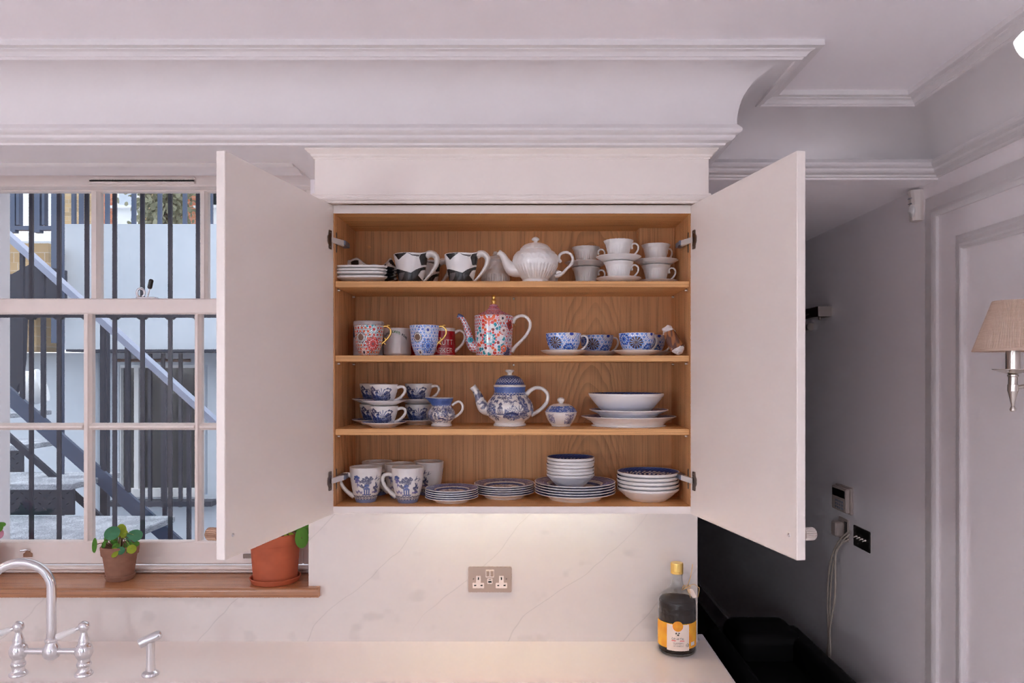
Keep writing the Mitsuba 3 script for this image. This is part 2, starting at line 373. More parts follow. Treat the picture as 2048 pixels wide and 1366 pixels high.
# splashback (one slab round the window opening), worktop, oak sill
k = thing('splashback', 'polished white marble splashback with thin grey veins under the cabinet', 'splashback')
sp = Polygon([(-2.998, ZT), (0.592, ZT), (0.592, 0.6), (-0.731, 0.6), (-0.731, -0.762), (-2.998, -0.762)])
put(k, wallprism(sp, YW, YW + 0.02), 'marble')
k = thing('worktop', 'white stone worktop below the cabinet and the window', 'worktop')
put(k + '__slab', bx(-2.998, 0.6205, 1.75, YW + 0.015, ZT - 0.03, ZT, 0.002), 'worktop_stone')
part(k, 'end_panel', bx(0.605, 0.629, 1.76, 2.53, -H, ZT - 0.004, 0.001), 'trim_paint_dimmed', label='pale end panel along the worktop edge')
k = thing('window_sill', 'thick oak window sill with rounded front edge under the sash window', 'sill')
SZ = -0.726
v, f0 = prism(rrect(2.42, 2.70, SZ - 0.034, SZ, 0.012), 1.343)
a = np.stack([v[:, 2] - 1.343 - 0.732, v[:, 0], v[:, 1]], 1)
v, f = prism(rrect(2.42, 2.70, SZ - 0.034, SZ, 0.012).intersection(sbox(2.4, -2, 2.4488, 2)), 0.041)
horn = (np.stack([v[:, 2] - 0.7325, v[:, 0], v[:, 1]], 1), f)
put(k, cat((a, f0), horn), 'sill_oak', smooth=30)

# ------------------------------------------------------------------ the sash window
W = struct('window_1', 'white painted sash window with three panes across')
XG = [(-1.9906, -1.6146), (-1.5836, -1.2073), (-1.1817, -0.8055)]     # glass columns
def fr(boxes, b=0.004): return cat(*[bx(*q, b) for q in boxes])
part(W, 'frame', fr([(-2.075, -2.035, 2.60, 2.72, -0.724, 0.75), (-0.755, -0.731, 2.60, 2.72, -0.724, 0.75), (-2.035, -0.755, 2.616, 2.671, 0.6765, 0.75), (-2.035, -0.755, 2.671, 2.72, 0.715, 0.75),
                     (-2.035, -0.755, 2.60, 2.625, -0.7245, -0.712), (-2.035, -0.755, 2.59, 2.62, -0.712, -0.700)]), 'window_paint')
# lower sash, nearer the room
y0, y1 = 2.627, 2.665
S1 = part(W, 'sash', fr([(-2.035, -1.9906, y0, y1, -0.70, 0.2703), (-0.8055, -0.755, y0, y1, -0.70, 0.2703), (-1.9906, -0.8055, y0, y1, -0.70, -0.617), (-1.9906, -0.8055, y0, y1, 0.2137, 0.2703)]), 'window_paint', label='lower sash of six panes')
def muntin_v(x0, x1, y0, y1, z0, z1):
    pf = Polygon([(x0, y1), (x0, y0 + .014), (x0 + .006, y0 + .006), (x0 + .009, y0), (x1 - .009, y0), (x1 - .006, y0 + .006), (x1, y0 + .014), (x1, y1)])
    v, f = prism(pf, z1 - z0)
    return v + [0, 0, z0], f
for xa, xb in ((XG[0][1], XG[1][0]), (XG[1][1], XG[2][0])):
    part(S1, 'muntin', muntin_v(xa, xb, y0 + .003, y1 - .001, -0.62, 0.2145), 'window_paint')
def muntin_h(x0, x1, y0, y1, z0, z1):
    pf = Polygon([(y1, z0), (y0 + .014, z0), (y0 + .006, z0 + .006), (y0, z0 + .009), (y0, z1 - .009), (y0 + .006, z1 - .006), (y0 + .014, z1), (y1, z1)])
    v, f = prism(pf, x1 - x0)
    return np.stack([v[:, 2] + x0, v[:, 0], v[:, 1]], 1), f
for xa, xb in XG:
    part(S1, 'muntin', muntin_h(xa - .003, xb + .003, y0 + .003, y1 - .001, -0.211, -0.186), 'window_paint')
    for za, zb in ((-0.617, -0.211), (-0.186, 0.2137)):
        part(S1, 'pane', (np.array([(xa - .004, y1 - .012, za - .004), (xb + .004, y1 - .012, za - .004), (xb + .004, y1 - .012, zb + .004), (xa - .004, y1 - .012, zb + .004)]), np.array([[0, 1, 2, 3]])), 'pane_glass')
# upper sash, farther out
y0, y1 = 2.672, 2.71
XU = [(-1.9906, -1.614), (-1.579, -1.2075), (-1.178, -0.81)]
S2 = part(W, 'sash', fr([(-2.035, -1.9906, y0, y1, 0.222, 0.715), (-0.81, -0.755, y0, y1, 0.222, 0.715), (-1.9906, -0.81, y0, y1, 0.6725, 0.715), (-1.9906, -0.81, y0, y1, 0.222, 0.268)]), 'window_paint', label='upper sash of three panes')
for xa, xb in ((XU[0][1], XU[1][0]), (XU[1][1], XU[2][0])):
    part(S2, 'muntin', muntin_v(xa, xb, y0 + .003, y1 - .001, 0.264, 0.676), 'window_paint')
for xa, xb in XU:
    part(S2, 'pane', (np.array([(xa - .004, y1 - .012, .264), (xb + .004, y1 - .012, .264), (xb + .004, y1 - .012, .676), (xa - .004, y1 - .012, .676)]), np.array([[0, 1, 2, 3]])), 'pane_glass')
# trickle vent over the middle pane
part(W, 'vent', cat(bx(-1.578, -1.192, 2.606, 2.616, 0.6985, 0.710, 0.002), bx(-1.578, -1.192, 2.604, 2.616, 0.684, 0.6915, 0.002)), 'window_paint')
part(W, 'vent_slot', bx(-1.574, -1.196, 2.610, 2.6155, 0.6915, 0.6985), 'black_plastic', label='dark slot of the trickle vent')
# sash fastener: chrome curl and lever with a black knob
o = np.array([-1.385, 2.625, 0.2703])
part(W, 'fastener', cat(bx(o[0] - .035, o[0] + .04, o[1] + .008, o[1] + .03, o[2], o[2] + .006, .002),
     tube(o + np.array([[-.02 + .014 * math.cos(t), .018, .022 + .016 * math.sin(t)] for t in np.linspace(-1.2, 4.2, 22)]), .0045, 8),
     cyl(o + [.004, .018, .004], o + [.018, .012, .045], .0028, 10)), 'chrome', smooth=40)
part(W, 'fastener_knob', rot(bx(-.008, .008, -.006, .006, .0, .036, .004), [0, 1, 0], 12), 'black_plastic', tw=at_w(o[0] + .015, o[1] + .012, o[2] + .036))
# sash lift
c = at(56, 1105, 2.625)
lv = Polygon([(-.016, -.016), (.016, -.016), (.016, -.004), (.008, .002), (.007, .008), (-.007, .008), (-.008, .002), (-.016, -.004)])
part(W, 'sash_lift', mv(wallprism(lv, -.004, 0), c[0], 2.6265, c[2]), 'bronze')
part(W, 'sash_lift', tube([(c[0] + .006, 2.622, c[2] + .008), (c[0] + .002, 2.612, c[2] + .012), (c[0] - .012, 2.60, c[2] + .012)], [.005, .007, .006], 10, squash=.5), 'chrome', smooth=40)
c = at(503, 1112, 2.625)
part(W, 'bracket', bx(c[0] - .03, c[0] + .03, 2.622, 2.627, c[2] - .008, c[2] + .008, .001), 'dark_steel')

# ================================================================== THE CABINET
XL, XC = -0.5694, 0.5016              # inner faces of its sides
ZB, ZTOP = -0.4037, 0.479             # its floor and its inner top
CAB = thing('kitchen_cabinet', 'white wall cabinet with an oak interior, both doors open, full of china', 'cabinet')
for x0, x1 in ((XL - .02, XL), (XC, XC + .02)):
    part(CAB, 'side_panel', bx(x0, x1, YF, YB + .006, ZB - .019, ZTOP + .021), 'oak_upright')
part(CAB, 'top_panel', bx(XL, XC, YF + .001, YB, ZTOP, ZTOP + .019), 'oak_level')
part(CAB, 'bottom_panel', bx(XL, XC, YF + .001, YB, ZB - .019, ZB), 'oak_level')
part(CAB, 'back_panel', bx(XL, XC, YB, YB + .006, ZB - .018, ZTOP + .018), 'oak_upright')
part(CAB, 'pipe_casing', bx(.382, XC, 2.385, YB, .276, ZTOP, .001), 'oak_upright', label='boxed-out oak corner at the back of the top shelf')
for z0, z1 in ((ZTOP, ZTOP + .0250), (ZB - .0195, ZB)):
    part(CAB, 'edge_strip', bx(XL - .0195, XC + .0195, YF - .0015, YF + .0015, z0, z1, .0006), 'cabinet_paint', label='white painted front edge')
part(CAB, 'underside', bx(XL - .02, XC + .02, YF + .0005, YW - .001, ZB - .0225, ZB - .0195), 'cabinet_paint')
Z1, Z2, Z3 = .2758, .0515, -.1706
for z in (Z1, Z2, Z3):
    part(CAB, 'shelf', bx(XL + .001, XC - .001, YF + .004, YB, z - .0185, z, .0012), 'oak_level')
pin = lathe([(0, 0), (.004, 0), (.004, .006), (.0025, .008), (0, .008)], 12)
for z in (Z1, Z2, Z3):
    for x in (-.033,):
        part(CAB, 'shelf_pin', rot(pin, [1, 0, 0], 90), 'nickel', tw=at_w(x, YB, z - .026), smooth=40)
    for x, s in ((XL, 1), (XC, -1)):
        for y in (2.205, 2.40):
            part(CAB, 'shelf_pin', rot(pin, [0, 1, 0], 90 * s), 'nickel', tw=at_w(x, y, z - .024), smooth=40)
for x, z in ((-.523, .425), (-.03, .16), (-.032, -.212)):
    part(CAB, 'screw_cap', rot(lathe([(0, 0), (.005, 0), (.005, .001), (.003, .002), (0, .0015)], 14), [1, 0, 0], 90), 'oak_level', tw=at_w(x, YB, z), smooth=40)
# frieze, its lower moulding, the crown under the bulkhead
FX0, FX1, FY = -.621, .551, 2.14
part(CAB, 'frieze', bx(FX0, FX1, FY, YW - .002, .528, .636, .001), 'cabinet_paint')
part(CAB, 'frieze_moulding', sweep([(FX0, YW - .003), (FX0, FY), (FX1, FY), (FX1, YW - .003)][::-1], -np.array([(0, 0), (0, 0)]) + np.array([(0, .5035), (0, .5035)])) if False else
     sweep([(FX0, YW - .003), (FX0, FY), (FX1, FY), (FX1, YW - .003)], [(-.01, .5035), (.004, .5035), (.004, .508), (.009, .510), (.012, .514), (.012, .518), (.008, .520), (.008, .524), (.005, .528), (.005, .5315), (-.01, .5315)]), 'cabinet_paint', smooth=25)
part(CAB, 'crown_moulding', sweep([(FX0, YW - .003), (FX0, FY), (FX1, FY), (FX1, YW - .003)], [(-.01, .634), (.003, .634), (.003, .638), (.007, .640), (.009, .644), (.009, .647), (.013, .6495), (.018, .653), (.021, .656), (.023, .657), (.023, .6615), (-.01, .6615)]), 'cabinet_paint', smooth=25)
# doors
DZ0, DZ1 = -.4255, .502
knob_m = lathe([(0, .0), (.006, .0), (.006, .010), (.011, .0125), (.0142, .0145), (.0142, .040), (.012, .043), (0, .0435)], 72,
               flute=lambda r, z, th, i: np.where((z > .014) & (z < .041), .0008 * np.cos(th * 24), 0.0))
def door(hx, hy, ux, uy, nx, ny, side, knob_bsdf):
    def L(m):
        v = np.asarray(m[0], float)
        V = np.stack([hx + v[:, 0] * ux + v[:, 1] * nx, hy + v[:, 0] * uy + v[:, 1] * ny, v[:, 2]], 1)
        f = np.asarray(m[1])
        return V, (f if ux * ny - uy * nx > 0 else f[:, ::-1])
    d = part(CAB, 'door', L(bx(0, .55, 0, .022, DZ0, DZ1, .0015)), 'cabinet_paint')
    part(d, 'knob', L(mv(rot(knob_m, [1, 0, 0], -90), .518, .022, -.374)), knob_bsdf, smooth=35)
    part(d, 'screw', L(mv(rot(lathe([(0, .003), (.002, .0028), (.0042, .0015), (.0045, 0), (0, 0)], 14), [1, 0, 0], 90), .519, 0, -.374)), 'chrome', smooth=40)
    for z in (.395, -.323):
        pl = Polygon([(-.008, -.028), (.007, -.028), (.009, -.022), (.009, -.016), (.016, -.008), (.016, .008), (.009, .016), (.009, .022), (.007, .028), (-.008, .028)])
        pv, pf = prism(pl, .003)
        plate = (np.stack([pv[:, 0] + .026, -pv[:, 2], pv[:, 1] + z], 1), pf)
        sc = [mv(rot(lathe([(0, .0025), (.003, .002), (.0035, 0), (0, 0)], 12), [1, 0, 0], 90), .026, -.003, z + q) for q in (-.021, .021)]
        part(d, 'hinge', L(cat(plate, *sc)), 'dark_steel')
        inx = 1 if side < 0 else -1
        bxs = -.5694 if side < 0 else .5016
        # arm from the door plate into the cabinet, and its soft-close cap on the side panel
        a0 = np.array([hx + .026 * ux - .006 * nx, hy + .026 * uy - .006 * ny, z])
        a1 = np.array([bxs + inx * .013, 2.205, z + .002])
        m = (a0 + a1) / 2
        e = np.array([(a0 + [0, 0, -.008]), (a0 + [0, 0, .008]), (a0 + [inx * .004, .012, .008]), (a0 + [inx * .004, .012, -.008]),
                      (a1 + [-.008, 0, -.008]), (a1 + [-.008, 0, .007]), (a1 + [.008, 0, -.008]), (a1 + [.008, 0, .007]), (a1 + [.0, .02, -.008]), (a1 + [0, .02, .007])])
        part(d, 'hinge_arm', tri(trimesh.convex.convex_hull(e)), 'bright_metal')
        part(d, 'hinge_cap', bx(bxs + inx * .005, bxs + inx * .025, 2.202, 2.26, z - .006, z + .010, .002), 'cover_grey')
        fl = Polygon([(-.004, -.03), (.004, -.03), (.005, -.01), (.012, -.006), (.012, .006), (.005, .01), (.004, .03), (-.004, .03)])
        fv, ff = prism(fl, .002)
        part(d, 'mounting_plate', (np.stack([bxs + inx * fv[:, 2], 2.188 + fv[:, 0], z + fv[:, 1]], 1), ff), 'dark_steel')
door(-.5716, 2.167, -.188, -.982, -.982, .188, -1, 'bronze')
door(.5022, 2.1647, .2106, -.9776, .9776, .2106, 1, 'nickel')
# warm light strip under the cabinet
LED = part(CAB, 'light_strip', bx(-.43, .37, 2.36, 2.366, ZB - .0265, ZB - .0235), 'white_plastic', label='warm LED strip under the cabinet')
scene[LED]['emitter'] = {'type': 'area', 'radiance': {'type': 'rgb', 'value': LAMP_LED}}

# ================================================================== CHINA
WHITE = lin((240, 237, 236)); NAVY = lin((26, 40, 96)); BLUE = lin((52, 82, 150)); MIDB = lin((92, 118, 178)); VIOL = lin((110, 106, 168)); PALE = lin((176, 190, 222))
def lerp(a, b, t):
    t = np.clip(np.asarray(t, float), 0, 1)[..., None]
    return np.asarray(a) * (1 - t) + np.asarray(b) * t
def ns(x, y, s, seed=0): return meshkit.noise(np.stack([x * s, y * s, 0 * x], -1), seed)
def fb(x, y, s, o=3, seed=0): return meshkit.fbm(np.stack([x * s, y * s, 0 * x], -1), o, seed)
def edge(d, w): return np.clip(.5 - d / w, 0, 1)                        # 1 inside of d < 0
def disc(x, y, cx, cy, r, ry=None):
    ry = ry or r
    return (np.hypot((x - cx) / r, (y - cy) / ry) - 1) * min(r, ry)
def boxd(x, y, x0, x1, y0, y1): return np.maximum(np.maximum(x0 - x, x - x1), np.maximum(y0 - y, y - y1))
def foliage(x, y, cx, cy, w, h, seed, w0=.0009):
    """a tree crown of round clumps"""
    g = np.random.default_rng(seed); d = np.full(np.shape(x), 9.0)
    for _ in range(11):
        a, b = g.uniform(-1, 1, 2)
        if a * a + b * b > 1.1: continue
        d = np.minimum(d, disc(x, y, cx + a * w, cy + b * h, (.22 + .16 * g.random()) * min(w, h) * 1.35))
    return edge(d, w0)
def fan(x, y, cx, cy, r, n=7):
    a, q = np.arctan2(x - cx, y - cy), np.hypot(x - cx, y - cy)
    on = (np.abs(a) < 1.2) & (q < r * (1 - .25 * np.abs(a))) & (q > .1 * r)
    return on * (np.cos(a * n * 2.2) > -.15 + .9 * q / r)
def pagoda(x, y, cx, cy, w, h):
    """two-storey pavilion with turned-up eaves: ink from 0 to 1; cy is its foot"""
    u, v = (x - cx) / w, (y - cy) / h
    ink = 0 * u
    ink = np.maximum(ink, .85 * ((np.abs(u) < .5) & (v > 0) & (v < .12)))
    wall = (np.abs(u) < .36) & (v >= .12) & (v < .52)
    ink = np.where(wall, np.where(np.cos(u * 26) > .15, .95, .12), ink)
    roof = (v >= .5 + .35 * np.maximum(np.abs(u) - .3, 0)) & (v < .78 - .62 * np.abs(u) + 1.1 * np.maximum(np.abs(u) - .42, 0)) & (np.abs(u) < .62)
    ink = np.where(roof, .9, ink)
    top = (np.abs(u) < .2) & (v >= .72) & (v < .84)
    ink = np.where(top, .8, ink)
    roof2 = (v >= .82) & (v < 1.0 - .55 * np.abs(u)) & (np.abs(u) < .34)
    return np.where(roof2, .95, ink)
def bird(x, y, cx, cy, r):
    u, v = (x - cx) / r, (y - cy) / r
    body = np.abs(v - .35 * u) < .13 * (1 - np.minimum(np.abs(u), 1))
    wing = (np.abs(u + .15 - .35 * v) < .16 * (1 - np.minimum(np.abs(v - .2) / .9, 1)))
    return (body | wing).astype(float)
def scroll(x, y, y0, h, p):
    """row of scrolls between y0 and y0 + h"""
    u, v = (x / p) - np.floor(x / p) - .5, (y - y0) / h
    r = np.hypot(u * 1.3, v - .45)
    return ((v > 0) & (v < 1)) * ((np.abs(r - .38) < .12) | (r < .14) | ((v > .78) & (np.abs(u) > .28)))
def landscape(x, y, seed, x0, x1, y0, y1, u, dens=1.0):
    """dense blue-and-white landscape: ink 0..1 from trees, fronds, pavilions, banks; u is the size of one motif"""
    g = np.random.default_rng(seed); ink = np.zeros(np.shape(x))
    n = int(dens * 1.5 * (x1 - x0) * (y1 - y0) / (u * u))
    sp = .62 + .38 * (ns(x * 1.0 + y * .7, y - x * .6, 5.5 / u, seed) > .36)
    for i in range(n):
        cx, cy, q = g.uniform(x0, x1), g.uniform(y0, y1), g.uniform(.55, 1.15) * u
        near = (np.abs(x - cx) < 2.2 * q) & (np.abs(y - cy) < 2.2 * q)
        if not near.any(): continue
        a, b = x[near], y[near]; kind = g.integers(0, 7)
        if kind <= 2: v = .95 * foliage(a, b, cx, cy, .8 * q, .5 * q, int(g.integers(1e6)), .06 * u)
        elif kind == 3: v = .9 * fan(a, b, cx, cy - .5 * q, 1.1 * q, int(g.integers(5, 9)))
        elif kind == 4: v = .8 * edge(np.abs(b - cy - .16 * q * np.sin((a - cx) / q * 4 + i)) - .13 * q, .05 * u) * (np.abs(a - cx) < 1.3 * q)
        elif kind == 5: v = pagoda(a, b, cx, cy - .5 * q, 1.1 * q, 1.3 * q)
        else: v = .9 * bird(a, b, cx, cy, .8 * q)
        ink[near] = np.maximum(ink[near], v)
    return ink * sp
def mug_print(V):
    x, y, z = V.T
    s = .046 * (np.arctan2(y, x) + PI / 2); s = np.where(s > .046 * PI, s - .046 * 2 * PI, s)
    col = np.broadcast_to(WHITE, (len(V), 3)).copy()
    def ink(c, t):
        nonlocal col; col = lerp(col, np.asarray(c), t) if np.ndim(c) == 1 else col * (1 - t[:, None]) + c * t[:, None]
    for k in range(2):                                   # the scene stands on the front and again on the back
        o = s - k * .046 * PI if k == 0 else np.where(s > 0, s - .046 * PI, s + .046 * PI)
        tree = foliage(o, z, .004, .078, .014, .011, 3) ; tree = np.maximum(tree, foliage(o, z, -.002, .066, .018, .009, 4)); tree = np.maximum(tree, foliage(o, z, .012, .070, .014, .008, 8)); tree = np.maximum(tree, foliage(o, z, -.011, .058, .012, .009, 12))
        ink(NAVY, .92 * tree * (ns(o, z, 900, 3) > .25))
        ink(BLUE, pagoda(o, z, .003, .025, .031, .036))
        ink(NAVY, .9 * foliage(o, z, .036, .045, .009, .012, 21)); ink(VIOL, .9 * edge(boxd(o, z, .022, .046, .032, .0365), .001))
        ink(NAVY, .9 * foliage(o, z, .034, .056, .006, .008, 22))
        ink(NAVY, .9 * bird(o, z, .034, .076, .011)); ink(NAVY, .8 * bird(o, z, .046, .072, .010))
        ink(BLUE, .95 * foliage(o, z, -.029, .080, .009, .010, 31)); ink(VIOL, .9 * foliage(o, z, -.028, .069, .007, .008, 32)); ink(VIOL, .9 * edge(np.abs(o + .026 - .25 * (z - .06)) - .0012, .001) * ((z > .05) & (z < .075)))
        ink(VIOL, .85 * edge(disc(o, z, -.024, .058, .006, .003), .001))
        ink(VIOL, .8 * edge(np.abs(z - .036 - .0028 * np.cos((o + .024) * 420)) - .0035, .001) * ((o > -.037) & (o < -.012)))
    ink(NAVY, .92 * scroll(s, z, .0105, .013, .0125))
    ink(MIDB, (z < .0115).astype(float) * .85)
    rin = np.hypot(x, y)
    return col
def cup_print(V):
    x, y, z = V.T
    s = .04 * (np.arctan2(y, x) + PI / 2); s = np.where(s > .04 * PI, s - .08 * PI, s)
    col = np.broadcast_to(WHITE, (len(V), 3)).copy()
    o = np.where(np.abs(s) < .0628, s, 9.0)
    band = ((o > -.045) & (o < .031)).astype(float)
    g = lambda c, t: lerp(col, c, t)
    zz = z / .061
    col = g(MIDB, .75 * band * (zz < .42) * (zz > .03) * (.45 + .55 * (ns(o, z, 700, 2) > .4)) * ((o < .024 + .006 * np.sin(z * 500))))
    col = g(NAVY, .95 * np.maximum.reduce([foliage(o, z, .022, .043, .010, .006, 5), foliage(o, z, .026, .031, .008, .006, 6), foliage(o, z, .017, .034, .007, .006, 7), foliage(o, z, .026, .019, .007, .005, 9)]))
    col = g(BLUE, .9 * fan(o, z, .002, .026, .024)); col = g(BLUE, .8 * fan(o, z, -.006, .012, .018, 6) * (z < .026))
    col = g(BLUE, pagoda(o, z, -.015, .006, .022, .034)); col = g(NAVY, .9 * foliage(o, z, -.015, .040, .005, .005, 14))
    col = g(NAVY, .9 * np.maximum(foliage(o, z, -.027, .046, .009, .007, 15), foliage(o, z, -.034, .036, .008, .008, 16)))
    col = g(BLUE, .85 * ((o > -.046) & (o < -.022) & (zz < .5) & (zz > .05)) * (ns(o + z, z - o, 420, 8) > .38))
    ld = landscape(o, z, 41, -.046, .030, .004, .030, .0075, 1.5) * (o > -.048) * (o < .031) * (zz < .66 + .10 * np.sin(o * 260))
    col = g(NAVY, .9 * ld)
    ld = landscape(o, z, 43, -.046, -.020, .020, .050, .0085, 1.2) * (o > -.050) * (o < -.018)
    col = g(NAVY, .9 * ld)
    return col
def plate_print(R, well):
    def f(V):
        x, y, z = V.T
        r, a = np.hypot(x, y) / R, np.arctan2(y, x)
        col = np.broadcast_to(WHITE, (len(V), 3)).copy()
        rim = (r > well + .07) & (r < .972)
        lat = (np.abs(np.sin(a * 34 + 3 * r)) * np.abs(np.sin(r * 52)) > .18)
        med = np.cos(a * 8 + 1) > .45
        t = .62 + .33 * lat - .25 * med * (np.abs(r - .86) < .05)
        col = np.where(rim[:, None], lerp(PALE, lerp(BLUE, VIOL, np.broadcast_to(.40, r.shape)), t), col)
        sc_ = (r > well + .07) & (r < well + .105) & (np.cos(a * 30) > -.1)
        col = np.where(sc_[:, None], NAVY, col)
        col = np.where(((r < well + .015) & (r > well - .12))[:, None], lerp(BLUE, NAVY, .35 + .35 * np.sign(np.sin(a * 60 + r * 50))), col)
        inn = r < well - .14
        ld = np.clip(landscape(x, y, 4, -R * well, R * well, -R * well, R * well, .16 * R, 1.1), 0, 1)
        col = np.where(inn[:, None], lerp(WHITE, lerp(NAVY, VIOL, ns(x, y, 60, 3)), .9 * ld), col)
        return col
    return f
def bowl_print(V):
    x, y, z = V.T
    r, a = np.hypot(x, y), np.arctan2(y, x)
    q = z / z.max()
    col = lerp(NAVY, BLUE, .5 + .5 * np.sign(np.sin(a * 46) * np.sin(q * 40)))
    sc_ = (q > .42) & (q < .70)
    w = np.cos(a * 34) * np.cos((q - .42) * 34) > .1
    col = np.where((sc_ & w)[:, None], WHITE, col)
    col = np.where(((q > .33) & (q < .41))[:, None], WHITE, col)
    return col
def pot_print(R, zlo, zhi, seed, band=None):
    """teapots and jugs: landscape on the belly, dark lattice band on the neck"""
    def f(V):
        x, y, z = V.T
        s = R * np.arctan2(x, -y)
        col = np.broadcast_to(WHITE, (len(V), 3)).copy()
        ld = landscape(s, z, seed, -PI * R, PI * R, zlo, zhi + .003, .017 * R / .077 + .002, 1.25)
        inside = z > zlo - .004
        col = np.where(inside[:, None], lerp(WHITE, lerp(NAVY, BLUE, ns(s + z, z, 3.3 / R, seed + 2)), .98 * ld), col)
        k = R / .077
        p = pagoda(s, z, -.030 * k, zlo + .014 * k, .026 * k, .040 * k)
        halo = edge(disc(s, z, -.030 * k, zlo + .032 * k, .016 * k, .025 * k), .001)
        col = np.where((halo > .5)[:, None] & inside[:, None], lerp(WHITE, NAVY, p), col)
        br = np.abs(z - zlo - .020 * k + 9 * (s - .006 * k) ** 2 / k) < .0035 * k
        col = np.where((br & (s > -.012 * k) & (s < .03 * k))[:, None], NAVY, col)
        if band:
            b0, b1 = band
            t = .6 + .4 * np.sign(np.sin(s * 900 / k) * np.sin(z * 900 / k))
            inb = (z > b0) & (z < b1)
            col = np.where(inb[:, None], lerp(MIDB, BLUE, t), col)
            u = (s / (.016 * k)) - np.floor(s / (.016 * k)) - .5
            ar = (z > b0 - .002 * k) & (z < b0 + .014 * k) & (np.abs(np.hypot(u * .016 * k, z - b0) - .006 * k) < .0016 * k)
            col = np.where(ar[:, None], np.where((np.hypot(u * .016 * k, z - b0) < .006 * k)[:, None], NAVY, WHITE), col)
        return col
    return f
# ---- flower-mosaic prints
def hexes(x, y, s):
    """offset to the nearest point of a hexagonal lattice of pitch s, and a random number of it"""
    best, bx_, by_, hid = np.full(x.shape, 9.0), 0 * x, 0 * x, 0 * x
    h = s * math.sqrt(3) / 2
    j0 = np.floor(y / h)
    for dj in (0, 1):
        j = j0 + dj; off = .5 * s * (j % 2)
        i0 = np.floor((x - off) / s)
        for di in (0, 1):
            i = i0 + di; cx, cy = i * s + off, j * h
            d = np.hypot(x - cx, y - cy); m = d < best
            best = np.where(m, d, best); bx_ = np.where(m, x - cx, bx_); by_ = np.where(m, y - cy, by_)
            hid = np.where(m, np.abs(np.sin(i * 12.9898 + j * 78.233) * 43758.5453) % 1, hid)
    return bx_, by_, hid
def mosaic(x, y, s, dots, pale, dark):
    dx, dy, h = hexes(x, y, s)
    r, a = np.hypot(dx, dy) / s, np.arctan2(dy, dx)
    col = np.where((np.cos(a * 6) > -.80)[:, None], pale, dark)
    col = np.where((r < .30)[:, None], dark, col)
    pick = np.asarray(dots)[(h * len(dots)).astype(int) % len(dots)]
    return np.where((r < .26)[:, None], pick, col)
def flower(col, x, y, cx, cy, R, n, petal, centre, ground, rc=.38, edge_c=None):
    r, a = np.hypot(x - cx, y - cy) / R, np.arctan2(y - cy, x - cx)
    if ground is not None: col = np.where((r < 1)[:, None], ground, col)
    rp = .58 + .38 * np.abs(np.cos(a * n / 2)) ** .7
    pet = (r < rp) & (np.abs(np.cos(a * n / 2)) > .38)
    col = np.where(pet[:, None], petal, col)
    return np.where((r < rc)[:, None], centre, col)
def ringdots(col, x, y, cx, cy, R, n, rd, cs, ph=0.0):
    a = np.arctan2(y - cy, x - cx) - ph; k = np.round(a * n / (2 * PI)); t = k * 2 * PI / n + ph
    d = np.hypot(x - cx - R * np.cos(t), y - cy - R * np.sin(t))
    pick = np.asarray(cs)[(k.astype(int) % len(cs))]
    col = np.where((d < rd * 1.25)[:, None], lin((250, 246, 246)), col)
    return np.where((d < rd)[:, None], pick, col)
ORANGE, RED, DRED, TEAL, INK, PINK = lin((226, 92, 40)), lin((206, 44, 40)), lin((120, 26, 34)), lin((30, 150, 170)), lin((28, 30, 60)), lin((236, 180, 196))
BROWN, SKY_, COB = lin((112, 84, 70)), lin((96, 146, 226)), lin((32, 60, 160))
def red_mug_print(V):
    x, y, z = V.T
    s = .043 * np.arctan2(x, -y)
    col = mosaic(s, z, .0122, [ORANGE, lin((232, 108, 48)), ORANGE, RED], WHITE, INK)
    col = flower(col, s, z, -.018, .056, .0165, 16, WHITE, BROWN, INK, .62)
    col = flower(col, s, z, .022, .036, .022, 12, RED, DRED, lin((170, 40, 34)), .2); col = ringdots(col, s, z, .022, .036, .012, 12, .0015, [WHITE]); col = ringdots(col, s, z, .022, .036, .019, 14, .0022, [DRED, ORANGE])
    col = flower(col, s, z, .024, .080, .012, 12, WHITE, RED, TEAL, .34)
    col = flower(col, s, z, -.012, .010, .014, 12, WHITE, INK, ORANGE, .3)
    col = ringdots(col, s, z, .010, .099, .012, 9, .0034, [TEAL, RED, TEAL])
    return col
